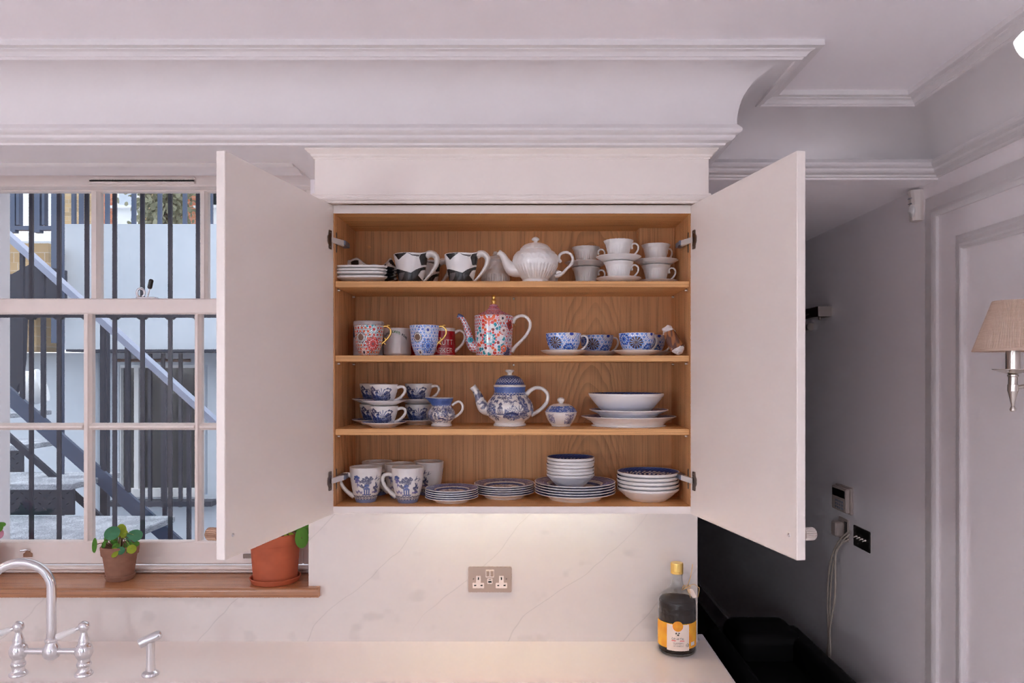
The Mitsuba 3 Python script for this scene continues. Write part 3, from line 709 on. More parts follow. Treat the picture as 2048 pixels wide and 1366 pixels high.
def blue_mug_print(V, k=1.0, cups=False):
    x, y, z = V.T
    s = .043 * np.arctan2(x, -y)
    col = mosaic(s, z, .0115, [SKY_, lin((80, 120, 214)), lin((130, 172, 236))], lin((236, 236, 250)), lin((108, 148, 228)))
    if not cups:
        col = flower(col, s, z, -.017, .056, .0155, 16, WHITE, BROWN, lin((40, 44, 90)), .62)
        col = flower(col, s, z, .018, .030, .021, 12, SKY_, COB, COB, .2); col = ringdots(col, s, z, .018, .030, .011, 12, .0013, [WHITE]); col = ringdots(col, s, z, .018, .030, .018, 16, .0016, [lin((20, 34, 100)), WHITE])
        col = flower(col, s, z, .016, .078, .013, 14, WHITE, COB, lin((120, 160, 236)), .34)
        col = flower(col, s, z, -.012, .010, .013, 12, WHITE, lin((90, 60, 70)), SKY_, .3)
        col = ringdots(col, s, z, -.010, .096, .010, 8, .003, [COB, SKY_])
    else:
        col = flower(col, s, z, -.026, .034, .019, 12, WHITE, lin((84, 52, 46)), SKY_, .2)
        r, a = np.hypot(s + .026, z - .034) / .019, np.arctan2(z - .034, s + .026)
        col = np.where(((r < .95) & (np.abs(np.cos(a * 6)) > .55))[:, None], lin((70, 44, 40)), col)
        col = flower(col, s, z, .018, .060, .018, 16, WHITE, COB, lin((130, 150, 224)), .3)
        col = flower(col, s, z, .014, .014, .017, 12, SKY_, COB, COB, .2); col = ringdots(col, s, z, .014, .014, .010, 10, .0015, [WHITE])
        col = flower(col, s, z, -.060, .045, .017, 12, SKY_, COB, COB, .2); col = ringdots(col, s, z, -.060, .045, .010, 10, .0015, [WHITE])
        col = flower(col, s, z, .054, .050, .015, 14, WHITE, COB, SKY_, .3)
    return col
def teapot_flowers(V):
    x, y, z = V.T
    s = .058 * np.arctan2(x, -y)
    col = mosaic(s, z, .0115, [lin((214, 84, 62)), lin((206, 76, 66)), RED], lin((240, 232, 238)), lin((70, 66, 110)))
    c = (-.012, .052)
    col = np.where((np.hypot(s - c[0], z - c[1]) < .050)[:, None], lin((226, 222, 236)), col)
    col = ringdots(col, s, z, *c, .046, 16, .0062, [TEAL, RED, TEAL, TEAL])
    col = ringdots(col, s, z, *c, .0395, 16, .0048, [WHITE, ORANGE, lin((24, 130, 160)), WHITE], .12)
    col = ringdots(col, s, z, *c, .030, 8, .0052, [ORANGE, DRED], .39)
    col = ringdots(col, s, z, *c, .0225, 16, .0038, [RED, lin((210, 40, 80))], .2)
    col = flower(col, s, z, *c, .022, 10, TEAL, lin((236, 190, 190)), None, .2)
    r, a = np.hypot(s - c[0], z - c[1]) / .022, np.arctan2(z - c[1], s - c[0])
    col = np.where(((r > .25) & (r < .6) & (np.abs(np.cos(a * 5)) > .7))[:, None], WHITE, col)
    col = np.where((r < .12)[:, None], RED, col)
    t2 = (-.012, .126)
    col = ringdots(col, s, z, *t2, .016, 12, .0052, [ORANGE]); col = ringdots(col, s, z, *t2, .026, 16, .0052, [RED, ORANGE, PINK])
    col = np.where(((np.abs(s - t2[0]) < .0035 * (z - .085) / .03) & (z > .088) & (z < .116))[:, None], ORANGE, col)
    col = flower(col, s, z, .030, .115, .013, 12, WHITE, INK, lin((190, 120, 110)), .3)
    col = flower(col, s, z, .034, .078, .013, 12, WHITE, lin((150, 70, 60)), lin((200, 150, 160)), .3)
    col = flower(col, s, z, .060, .095, .014, 10, DRED, INK, lin((170, 60, 60)), .25); col = flower(col, s, z, .064, .050, .013, 12, WHITE, INK, lin((140, 130, 170)), .3)
    col = flower(col, s, z, .050, .012, .016, 10, INK, lin((70, 70, 120)), lin((150, 150, 196)), .3); col = ringdots(col, s, z, .036, .022, .008, 7, .0035, [ORANGE])
    return col
def spout_flowers(V):
    x, y, z = V.T
    col = mosaic(x, z, .0098, [lin((204, 70, 66)), lin((216, 92, 84))], lin((240, 232, 238)), lin((72, 70, 116)))
    col = flower(col, x, z, -.073, .050, .0088, 14, TEAL, INK, TEAL, .2)
    return np.where((z > .122)[:, None], lin((70, 80, 120)), col)
def lid_flowers(V):
    x, y, z = V.T
    r, a = np.hypot(x, y), np.arctan2(y, x)
    col = mosaic(a * .03, r, .0095, [RED, ORANGE, lin((150, 40, 60))], PINK, lin((90, 60, 110)))
    return col
def bw_print(V):
    """bold black-and-white print of the wave mugs: plain face, black wedges at the rim, striped black foot"""
    x, y, z = V.T
    a = np.arctan2(x, -y); a = np.where(np.abs(a) > PI / 2 + .25, np.sign(a) * PI - a, a)     # the same on the back
    u = np.sin(a) * (.035 + .019 * np.clip(z / .088, 0, 1))
    col = np.broadcast_to(lin((236, 234, 234)), (len(V), 3)).copy()
    dk, gr = lin((22, 22, 24)), lin((86, 82, 84))
    def inside(pts):
        return shapely.contains_xy(Polygon(pts), u, z)
    for pts, c in (([(-.047, .0865), (-.004, .0875), (-.032, .068)], dk), ([(-.004, .0875), (.012, .079), (.030, .077), (.034, .083), (.012, .083)], gr),
                   ([(.036, .0845), (.056, .0865), (.058, .060), (.036, .052), (.031, .075)], dk),
                   ([(-.060, .045), (-.036, .0415), (-.010, .033), (.006, .028), (.020, .038), (.060, .058), (.060, .05), (.034, .036), (.026, .022), (.040, .004), (.034, -.001), (-.060, -.001)], dk),
                   ([(-.033, .028), (-.012, .030), (-.020, .012), (-.028, .004), (-.036, .004)], gr), ([(.000, .024), (.010, .026), (-.006, .0), (-.014, .0)], lin((52, 50, 52)))):
        col = np.where(inside(pts)[:, None], c, col)
    return col

# ---- builders
def vessel(outer, t, floor=.005, step=.0018, foot=.002):
    """closed profile of a pot from its outer line (bottom to rim) and wall t; also the number of rows that lie outside"""
    o = resample(outer, step)
    inn = o[::-1].copy(); inn[:, 0] -= t
    inn = inn[(inn[:, 1] >= o[0, 1] + floor) & (inn[:, 0] > .001)][::2]
    p = np.vstack([[(0, o[0, 1] + foot)], [(max(o[0, 0] - .004, .001), o[0, 1] + foot)], [(max(o[0, 0] - .003, .002), o[0, 1])], o, [(o[-1, 0] - t * .5, o[-1, 1] + t * .45)], inn, [(max(inn[-1, 0] - .006, .001), o[0, 1] + floor)], [(0, o[0, 1] + floor)]])
    return p, 3 + len(o)
def paint(prof, rows, n, fn, inside=WHITE, flute=None, only='outer'):
    V, f = lathe(prof, n, flute)
    col = np.broadcast_to(np.asarray(inside), (len(V), 3)).copy()
    k = rows * n
    if only == 'outer': col[:k] = fn(V[:k])
    else: col[k:] = fn(V[k:])
    return V, f, col
def loop(pts, r, n=12, squash=1.0, k=6, y=0.0):
    """handle: (x, z) control points"""
    p = spline(np.array([(a, y, b) for a, b in pts]), k)
    return tube(p, r if np.ndim(r) == 0 else np.interp(np.linspace(0, 1, len(p)), np.linspace(0, 1, len(r)), r), n, ref=(0, 1, 0), squash=squash)
def ply_c(m, bsdf='decorated'):
    return mikit.ply((m[0], m[1]), bsdf, smooth=True, color=m[2])
def setdown(name, label, cat_, group, x, y, z, rz, parts):
    """a thing made of (part name, ply dict[, label[, sub-parts]]) set down at a place"""
    k = thing(name, label, cat_, group)
    tw = at_w(x, y, z, rz)
    for p in parts:
        q = part(k, p[0], p[1], tw=tw, label=p[2] if len(p) > 2 else None)
        for s in (p[3] if len(p) > 3 else ()):
            part(q, s[0], s[1], tw=tw)
    return k
def single(name, label, cat_, group, x, y, z, rz, ply):
    k = thing(name, label, cat_, group)
    put(k, ply, None, tw=at_w(x, y, z, rz))
    return k

# ------------------------------------------------------------------ bottom shelf
om = [(.029, 0), (.031, .004), (.036, .016), (.0415, .036), (.0455, .06), (.0485, .085), (.050, .109)]
pr, rows = vessel(om, .0028, step=.0011)
MUG = ply_c(paint(pr, rows, 380, mug_print))
MUG_H = mk(loop([(-.045, .083), (-.060, .087), (-.074, .082), (-.078, .068), (-.071, .050), (-.056, .032), (-.036, .016)], [.0075, .0065, .006, .006, .006, .0065, .008], 12, 1.0), 'porcelain', True)
PX = lambda px, d: (px - 1047) / F * d
mugs = [(-.4937, 2.255, 12, 'blue and white mug with pagoda print beside the lower left hinge'),
        (-.361, 2.245, 0, 'blue and white pagoda mug in front, left of the small plate stack'),
        (-.485, 2.388, -8, 'blue and white mug at the back left corner, behind the hinge-side mug'),
        (-.400, 2.332, 4, 'blue and white mug in the middle, between the front pair and the back pair'),
        (-.315, 2.388, -50, 'blue and white mug with birds at the back right of the mug group')]
for x, d, rz, lb in mugs:
    setdown('mug', lb, 'mug', 'blue and white mugs on the bottom shelf', x, d, ZB, rz, [('body', MUG), ('handle', MUG_H)])
def plate(R, h, foot, well, n=160, t=.0042, ell=1.0):
    low = [(0, .0016), (foot - .005, .0016), (foot - .003, 0), (foot, 0), (foot + .002, .002), (well * R + .004, .0045), (well * R + .012, h * .5), (R - .006, h - .0035), (R, h - .001)]
    up = [(R + .0003, h), (R - .0006, h + .0012), (R * .97, h), (well * R + .05 * R, h * .62 + t * .4), (well * R, .0045 + t * .8), (well * R - .08 * R, .002 + t), (0, .0016 + t)]
    p = np.vstack([resample(low, .006), resample(up, .0022 if R > .09 else .0018)])
    rows = len(resample(low, .006)) + 2
    V, f, c = paint(p, rows, n, plate_print(R, well), only='inner')
    return V * [1, ell, 1], f, c
ordinal = ['lowest', 'second from bottom', 'third from bottom', 'fourth from bottom', 'fifth from bottom', 'sixth from bottom']
def stack(name, cat_, ply, n, x, y, z, dz, what, where, group, seed):
    g = np.random.default_rng(seed)
    for i in range(n):
        pos = 'topmost' if i == n - 1 else ordinal[i]
        single(name, f'{what}, {pos} {where}', cat_, group, x + (g.uniform(-.0012, .0012) if i else 0), y + (g.uniform(-.0012, .0012) if i else 0), z + i * dz, g.uniform(0, 360), ply)
P1 = ply_c(plate(.083, .0165, .050, .60)); P2 = ply_c(plate(.098, .019, .062, .62)); P3 = ply_c(plate(.129, .024, .080, .62, 200))
stack('side_plate', 'plate', P1, 5, -.225, 2.258, ZB, .0066, 'small blue and white plate', 'of the stack next to the mugs', 'small plates next to the mugs', 1)
stack('dessert_plate', 'plate', P2, 5, -.062, 2.337, ZB, .0068, 'medium blue and white plate', 'of the stack left of the dinner plates', 'medium plates in the middle', 2)
stack('dinner_plate', 'plate', P3, 5, .165, 2.305, ZB, .0082, 'large blue and white dinner plate', 'of the stack under the bowls', 'dinner plates under the bowls', 3)
def bowl(R, h, foot, n=160, lip=0.0, fn=bowl_print, curve=None):
    o = curve or [(foot, 0), (foot + .004, .003), (foot + .35 * (R - foot), h * .26), (foot + .68 * (R - foot), h * .58), (R - .001, h - .006), (R, h)]
    p, rows = vessel(o, .0032, .0055, .0022)
    V, f, c = paint(p, rows + 1, n, fn, only='inner')
    return V, f, c
B1 = ply_c(bowl(.0765, .043, .038)); B2 = ply_c(bowl(.098, .040, .056))
stack('cereal_bowl', 'bowl', B1, 6, .150, 2.300, ZB + .0328 + .006, .0105, 'small blue and white bowl', 'on the dinner plates', 'small bowls on the dinner plates', 4)
stack('soup_bowl', 'bowl', B2, 5, .3960, 2.290, ZB, .0125, 'wide blue and white bowl', 'of the stack by the right hinge', 'wide bowls by the right hinge', 5)

# ------------------------------------------------------------------ third shelf
SAUC = ply_c(plate(.069, .0165, .036, .56, 120, .0034))
oc = [(.024, 0), (.027, .004), (.0345, .018), (.0405, .036), (.0436, .052), (.0445, .061)]
pr, rows = vessel(oc, .0024, step=.0012)
CUP = ply_c(paint(pr, rows, 320, cup_print))
CUP_H = mk(loop([(.040, .050), (.052, .054), (.063, .052), (.067, .042), (.061, .029), (.048, .017), (.032, .009)], [.0055, .0048, .0046, .0046, .0046, .005, .0055], 12), 'porcelain', True)
for sx, sy, wh in ((-.436, 2.247, 'front left'), (-.494, 2.370, 'back left'), (-.3445, 2.365, 'back right')):
    z = Z3
    for lv in range(2):
        pos = ('lower', 'upper')[lv]
        single('saucer', f'blue and white saucer, {pos} one of the {wh} pile of teacups', 'saucer', 'blue and white saucers on the third shelf', sx, sy, z, 40 * lv, SAUC)
        setdown('teacup', f'blue and white landscape teacup, {pos} one of the {wh} pile', 'cup', 'blue and white teacups on the third shelf', sx, sy, z + .0052, 4 - 6 * lv, [('body', CUP), ('handle', CUP_H)])
        z += .0052 + .0622
# cream jug
oj = [(.026, 0), (.0325, .001), (.033, .006), (.029, .010), (.031, .014), (.040, .024), (.0435, .036), (.041, .048), (.034, .058), (.030, .065), (.031, .072), (.035, .082), (.0375, .090)]
pr, rows = vessel(oj, .0028, .014)
V, f, c = paint(pr, rows, 320, pot_print(.0435, .015, .058, 11, (.064, .0885)))
wgt = np.clip((V[:, 2] - .066) / .024, 0, 1) * np.clip((-V[:, 0] - .006) / .03, 0, 1) ** 1.5
V[:, 0] -= .016 * wgt; V[:, 1] *= 1 - .35 * wgt; V[:, 2] += .003 * wgt
setdown('cream_jug', 'small blue and white cream jug with white handle beside the teacups', 'jug', None, PX(883, 2.285), 2.285, Z3, 0,
        [('body', ply_c((V, f, c))), ('handle', mk(loop([(.033, .066), (.045, .075), (.057, .078), (.067, .066), (.065, .050), (.054, .037), (.040, .028)], .0042, 10), 'porcelain', True))])
# blue and white teapot
ot = [(.046, 0), (.052, .001), (.0515, .006), (.047, .010), (.049, .015), (.062, .024), (.0725, .036), (.077, .052), (.0745, .068), (.067, .082), (.057, .094), (.0505, .104), (.049, .112), (.0505, .122), (.0515, .1265)]
pr, rows = vessel(ot, .0035, .016, step=.0013)
BT = ply_c(paint(pr, rows, 420, pot_print(.077, .024, .092, 17, (.099, .1245))))
ol = resample([(.0515, .1275), (.0515, .1305), (.048, .131), (.046, .136), (.041, .147), (.031, .156), (.018, .161), (.007, .163), (0, .163)], .0015)
V, f = lathe(np.vstack([[(0, .124)], [(.045, .124)], [(.046, .1275)], ol]), 200)
s, z = .05 * np.arctan2(V[:, 0], -V[:, 1]), V[:, 2]
c = lerp(MIDB, NAVY, .5 + .5 * np.sign(np.sin(s * 700) * np.sin(z * 700)) * .7)
c = np.where(((z > .1385) & (z < .152) & (np.sin(s * 520) * np.sin(z * 800) > .25))[:, None], lerp(WHITE, PALE, .5 * np.ones(len(V))), c)
c = np.where(((z < .1312) | (z > .161))[:, None], WHITE, c)
BLID = ply_c((V, f, c))
BKN = mk(lathe([(0, .161), (.008, .1615), (.0065, .167), (.010, .172), (.0145, .174), (.0145, .178), (.010, .1805), (0, .181)], 40), 'porcelain', True)
sp_pts = spline(np.array([(-.056, 0, .052), (-.080, 0, .056), (-.092, 0, .074), (-.100, 0, .095), (-.110, 0, .114), (-.119, 0, .126)]), 8)
V, f = tube(sp_pts, np.interp(np.linspace(0, 1, len(sp_pts)), [0, .3, .6, .85, 1], [.022, .019, .013, .010, .0115]), 40)
ink_ = np.maximum(foliage(V[:, 0], V[:, 2], -.098, .100, .010, .010, 3, .002), foliage(V[:, 0], V[:, 2], -.085, .066, .010, .010, 5, .002)); ink_ = np.maximum(ink_, .8 * (ns(V[:, 0], V[:, 2], 140, 4) > .62))
c = lerp(WHITE, NAVY, .9 * ink_ * (V[:, 2] < .115) * (V[:, 2] > .055))
BSP = mikit.ply((V, f), 'decorated', smooth=True, color=c)
BHD = mk(loop([(.052, .100), (.066, .113), (.084, .122), (.106, .118), (.121, .100), (.118, .075), (.098, .052), (.076, .038), (.068, .034)], [.0085, .0068, .006, .006, .006, .006, .006, .0065, .008], 12), 'porcelain', True)
setdown('teapot', 'round blue and white teapot with a landscape print on the third shelf', 'teapot', None, PX(1019.5, 2.305), 2.305, Z3, 0,
        [('body', BT), ('spout', BSP), ('handle', BHD, 'plain white handle'), ('lid', BLID, None, [('knob', BKN)])])
# sugar bowl
os_ = [(.026, 0), (.030, .001), (.0305, .005), (.034, .008), (.043, .022), (.0485, .036), (.050, .044)]
pr, rows = vessel(os_, .003, .008)
def sugar_print(V):
    x, y, z = V.T
    s = .047 * np.arctan2(x, -y)
    col = np.broadcast_to(WHITE, (len(V), 3)).copy()
    ld = landscape(s, z, 23, -.06, .06, .008, .042, .011, 1.5)
    on = ((np.abs(s - .028) < .017) | (np.abs(s + .037) < .012)) & (z > .009) & (z < .042)
    return np.where(on[:, None], lerp(WHITE, lerp(NAVY, VIOL, ns(s, z, 90, 1)), .95 * ld), col)
SB = ply_c(paint(pr, rows, 320, sugar_print))
ol = resample([(.0505, .0445), (.0515, .046), (.049, .0485), (.044, .056), (.036, .065), (.024, .0705), (.010, .072), (0, .072)], .0015)
V, f = lathe(np.vstack([[(0, .042)], [(.046, .042)], [(.0465, .0445)], ol]), 160)
s = .05 * np.arctan2(V[:, 0], -V[:, 1])
c = lerp(WHITE, lerp(MIDB, BLUE, ns(s, V[:, 2], 300, 3)), ((V[:, 2] < .0655) & (V[:, 2] > .0462)) * (.35 + .65 * (landscape(s, V[:, 2], 8, -.16, .16, .046, .066, .008, 1.6) > .3)))
SL = ply_c((V, f, c))
SK = mk(lathe([(0, .071), (.008, .0715), (.007, .075), (.011, .079), (.012, .084), (.010, .089), (.005, .0915), (0, .092)], 36), 'porcelain', True)
setdown('sugar_bowl', 'small blue and white lidded sugar bowl right of the round teapot', 'sugar bowl', None, PX(1122, 2.29), 2.29, Z3, 0, [('body', SB), ('lid', SL, None, [('knob', SK)])])
# platter, plate and serving bowl
def dark_top(V):
    x, y, z = V.T
    r, a = np.hypot(x, y), np.arctan2(y, x)
    return lerp(lin((44, 60, 110)), lin((84, 96, 140)), .5 + .5 * np.sign(np.sin(a * 60) * np.sin(r * 500)))
V, f, c = plate(.1215, .031, .094, .70, 180, .005)
V = V * [1.25, .98, 1]
kq = c.sum(1) > 0
single('platter', 'large oval platter, white underneath and blue on top, under the plate and bowl', 'platter', None, PX(1257, 2.305), 2.305, Z3, 0, ply_c((V, f, c)))
single('plate', 'blue and white plate between the oval platter and the wide serving bowl', 'plate', None, PX(1257, 2.295), 2.295, Z3 + .0355 - .0125, 0, ply_c(plate(.125, .030, .086, .66, 180, .005)))
single('serving_bowl', 'wide white bowl with a dark blue inside, on top of the plate and platter', 'bowl', None, PX(1252, 2.290), 2.290, Z3 + .046, 0, ply_c(bowl(.119, .058, .072, 180)))

# ------------------------------------------------------------------ second shelf
def curved_text(txt, height, R, s_mid, z_of, col, depth=.0004, bold=False, narrow=1.0):
    """lettering bent round a cylinder of radius R; z_of(s) is the base line"""
    m = meshkit.text_mesh(txt, height, depth, bold)
    v, f = tri(m)
    v = v * [narrow, 1, 1]
    s = v[:, 0] - (v[:, 0].max() + v[:, 0].min()) / 2 + s_mid
    v2, f2 = trimesh.remesh.subdivide_to_size(np.stack([s, v[:, 1], v[:, 2]], 1), f, .004, max_iter=6)
    a = v2[:, 0] / R
    r = R + v2[:, 2] + .0001
    return np.stack([r * np.sin(a), -r * np.cos(a), v2[:, 1] + z_of(v2[:, 0])], 1), f2
principled('ink_green', C(70, 116, 60), 0.5); principled('ink_dark', C(60, 62, 66), 0.5); principled('ink_white', C(238, 228, 226), 0.5)
GH = mk(cat(loop([(.038, .072), (.037, .083), (.045, .0905), (.056, .0905), (.066, .081), (.066, .067), (.056, .052), (.044, .041), (.034, .032)], [.003, .0032, .003, .003, .003, .003, .003, .0034, .0036], 10),
            ball(.0042, (.038, 0, .072), 2), loop([(.054, .0905), (.059, .0945), (.065, .0935)], [.003, .0026, .0012], 8), loop([(.052, .049), (.049, .055), (.045, .056)], [.0028, .0022, .0012], 8),
            loop([(.046, .044), (.049, .037), (.053, .035)], [.0028, .002, .001], 8), loop([(.039, .038), (.034, .026), (.032, .020)], [.0036, .004, .0026], 8)), 'gold', True)
of = [(.026, 0), (.028, .003), (.034, .016), (.0395, .034), (.0425, .056), (.044, .078), (.046, .093)]
pr, rows = vessel(of, .0025)
setdown('mug', 'orange and white flower mosaic mug with a curly gold handle', 'mug', None, PX(738, 2.228), 2.228, Z2, 0, [('body', ply_c(paint(pr, rows, 300, red_mug_print))), ('handle', GH, 'curly gold handle')])
setdown('mug', 'blue and white flower mosaic mug with a curly gold handle', 'mug', None, PX(849, 2.228), 2.228, Z2, 0, [('body', ply_c(paint(pr, rows, 300, blue_mug_print))), ('handle', GH, 'curly gold handle')])
def straight(R, h): return [(R - .004, 0), (R - .002, .0005), (R, .003), (R, h)]
STH = lambda R: mk(loop([(R - .002, .075), (R + .012, .083), (R + .026, .078), (R + .031, .062), (R + .024, .042), (R + .010, .026), (R - .002, .016)], [.006, .0048, .0045, .0045, .0045, .005, .006], 12), 'porcelain', True)
pr, rows = vessel(straight(.049, .1125), .003, step=.003)
def navy_panel(V):
    x, y, z = V.T
    s = .049 * np.arctan2(x, -y)
    col = np.broadcast_to(lin((226, 224, 232)), (len(V), 3)).copy()
    p = (z > .062) & (z < .098) & (s > -.058) & (s < .03)
    col = np.where(p[:, None], lin((34, 52, 92)), col)
    q = (z > .012) & (z < .060) & (s > -.058) & (s < .03)
    return np.where(q[:, None], lin((214, 198, 206)), col)
setdown('mug', 'tall pale grey mug with a dark blue panel, behind the orange flower mug', 'mug', None, PX(737.5, 2.335), 2.335, Z2, 0, [('body', ply_c(paint(pr, rows, 160, navy_panel))), ('handle', STH(.049))])
pr, rows = vessel([(.037, 0), (.039, .001), (.0395, .004), (.043, .007), (.0435, .010), (.0435, .089)], .003, step=.003)
k = setdown('mug', 'white mug with arched green and dark lettering between the two flower mugs', 'mug', None, PX(795, 2.318), 2.318, Z2, 0, [('body', ply_c(paint(pr, rows, 120, lambda V: np.broadcast_to(lin((232, 226, 226)), (len(V), 3)).copy())))])
arch = lambda s: .062 - 9.0 * s * s
for w, sm, mt in (('THE', -.0300, 'ink_dark'), ('YEARS', -.0005, 'ink_green'), ('ARE', .0300, 'ink_dark')):
    part(k, 'lettering', curved_text(w, .0078, .0435, sm, lambda s: .0735 - 11.3 * (s + .005) ** 2, None, bold=True), mt, tw=at_w(PX(795, 2.318), 2.318, Z2))
pr, rows = vessel(straight(.041, .089), .003, step=.002)
def red_panel(V):
    x, y, z = V.T
    col = np.broadcast_to(WHITE, (len(V), 3)).copy()
    return np.where(((z > .004) & (z < .080))[:, None], lin((158, 14, 28)), col)
RM = ply_c(paint(pr, rows, 120, red_panel))
x, d = PX(885, 2.31), 2.31
k = setdown('mug', 'dark red mug with white capital lettering and a white handle', 'mug', None, x, d, Z2, 0, [('body', RM), ('handle', STH(.041))])
part(k, 'lettering', curved_text('STRUTT', .0165, .041, .002, lambda s: 0 * s + .036, None, narrow=.88), 'ink_white', tw=at_w(x, d, Z2))
part(k, 'lettering', curved_text('&', .010, .041, -.040, lambda s: 0 * s + .026, None), 'ink_white', tw=at_w(x, d, Z2))
part(k, 'lettering', curved_text('PARKER', .0165, .041, .003, lambda s: 0 * s + .010, None, narrow=.84), 'ink_white', tw=at_w(x, d, Z2))
setdown('mug', 'dark red mug mostly hidden behind the blue flower mug', 'mug', None, PX(846, 2.385), 2.385, Z2, 160, [('body', RM), ('handle', STH(.041))])
# flower teapot
otf = [(.052, 0), (.0545, .001), (.0555, .010), (.0575, .040), (.0595, .080), (.0605, .118), (.0605, .1255)]
pr, rows = vessel(otf, .003, step=.0013)
FB = ply_c(paint(pr, rows, 420, teapot_flowers))
ol = resample([(.0605, .126), (.056, .1275), (.044, .1335), (.031, .139), (.022, .144), (.016, .152), (.0125, .160), (.008, .163)], .0012)
V, f = lathe(np.vstack([[(0, .120)], [(.054, .120)], [(.0545, .126)], ol, [(0, .163)]]), 200)
FL = ply_c((V, f, lid_flowers(V)))
FK = mk(lathe([(0, .161), (.008, .162), (.0065, .166), (.0055, .170), (.0085, .173), (.0085, .175), (.0045, .177), (.004, .180), (.0058, .183), (.006, .187), (.004, .191), (0, .192)], 32), 'gold', True)
sp_pts = spline(np.array([(-.050, 0, .026), (-.064, 0, .030), (-.074, 0, .046), (-.080, 0, .070), (-.088, 0, .098), (-.100, 0, .120), (-.113, 0, .128)]), 10)
V, f = tube(sp_pts, np.interp(np.linspace(0, 1, len(sp_pts)), [0, .2, .5, .8, 1], [.017, .0165, .011, .008, .007]), 48)
FS = mikit.ply((V, f), 'decorated', smooth=True, color=spout_flowers(V))
FH = mk(loop([(.058, .104), (.066, .118), (.082, .1265), (.100, .124), (.113, .108), (.113, .088), (.102, .066), (.084, .046), (.066, .028), (.056, .012)], [.0075, .0062, .0052, .005, .005, .005, .005, .005, .0058, .007], 12), 'porcelain', True)
setdown('teapot', 'tall red, orange and teal flower mosaic teapot with a gold finial', 'teapot', None, PX(987.5, 2.262), 2.262, Z2, 0,
        [('body', FB), ('spout', FS), ('handle', FH, 'plain white handle'), ('lid', FL, 'red patterned lid', [('finial', FK)])])
# flower teacups
SW = mk(lathe(np.vstack([[(0, .002), (.034, .002), (.036, 0), (.039, .001)], [(.052, .006), (.064, .011), (.0705, .0165), (.071, .0175), (.070, .0178), (.060, .0125), (.046, .0085), (.026, .0065), (0, .006)]]), 120), 'porcelain', True)
oft = [(.026, 0), (.030, .002), (.042, .014), (.0495, .030), (.0535, .048), (.055, .0635)]
pr, rows = vessel(oft, .0022, step=.0013)
FC = ply_c(paint(pr, rows, 360, lambda V: blue_mug_print(V, cups=True)))
FCH = mk(loop([(.050, .052), (.062, .057), (.072, .052), (.075, .039), (.068, .024), (.054, .012), (.040, .008)], [.0038, .0034, .0032, .0032, .0032, .0036, .004], 10), 'porcelain', True)
for px, d, wh, rz in ((1127, 2.243, 'front left', 0), (1193, 2.3685, 'back left', 14), (1273, 2.243, 'front right', 24), (1296, 2.3685, 'back right', 4)):
    x = PX(px, d)
    if wh == 'back right': x = .412
    single('saucer', f'plain white saucer of the {wh} blue flower teacup', 'saucer', 'white saucers on the second shelf', x, d, Z2, 0, SW)
    setdown('teacup', f'blue and white flower mosaic teacup, {wh} one of the four', 'cup', 'flower teacups on the second shelf', x, d, Z2 + .0062, rz, [('body', FC), ('handle', FCH, 'plain white handle')])
# wrapped stick leaning in the corner
k = thing('snack_bar', 'brown wrapped stick with crumpled white ends leaning in the right corner', 'snack')
b0, b1 = np.array([.472, 2.20, Z2 + .019]), np.array([.450, 2.235, Z2 + .074])
ax = (b1 - b0); Ln = np.linalg.norm(ax); ax = ax / Ln
def bar(s0, s1, w0, w1, th, seed, n=10, crumple=0.0):
    g = np.random.default_rng(seed); rows_ = []
    sd = np.cross(ax, [0, 1, 0]); sd /= np.linalg.norm(sd); nn = np.cross(sd, ax)
    for i in range(n):
        t = i / (n - 1); w = w0 + (w1 - w0) * t
        c_ = b0 + ax * (s0 + (s1 - s0) * t)
        ring = []
        for a in np.arange(14) * 2 * PI / 14:
            ring.append(c_ + sd * w * math.copysign(abs(math.cos(a)) ** .6, math.cos(a)) + nn * th * math.sin(a) + (g.normal(size=3) * crumple))
        rows_.append(ring)
    V = np.array(rows_).reshape(-1, 3); f = []
    for i in range(n - 1):
        for j in range(14):
            a, b = i * 14 + j, i * 14 + (j + 1) % 14
            f += [(a, b, b + 14), (a, b + 14, a + 14)]
    V = np.vstack([V, V[:14].mean(0), V[-14:].mean(0)]); m = len(V)
    for j in range(14):
        f += [((j + 1) % 14, j, m - 2), ((n - 1) * 14 + j, (n - 1) * 14 + (j + 1) % 14, m - 1)]
    return V, np.array(f)
principled('wrapper_brown', proc(lambda p, n, uv: mix(C(92, 58, 46), C(150, 96, 56), smoothstep(.45, .6, mikit.noise(p.x * 160, 3.0, p.z * 40)))), 0.3, spec=0.6)
principled('wrapper_white', C(226, 220, 220), 0.35, spec=0.5)
part(k, 'wrapper', bar(.002, Ln - .002, .022, .019, .011, 1, crumple=.0006), 'wrapper_brown', smooth=50)
part(k, 'twist', bar(-.014, .006, .009, .022, .010, 2, 6, .0014), 'wrapper_white', label='crumpled white end')
part(k, 'twist', bar(Ln - .006, Ln + .018, .0195, .014, .008, 3, 6, .0014), 'wrapper_white', label='crumpled white end')

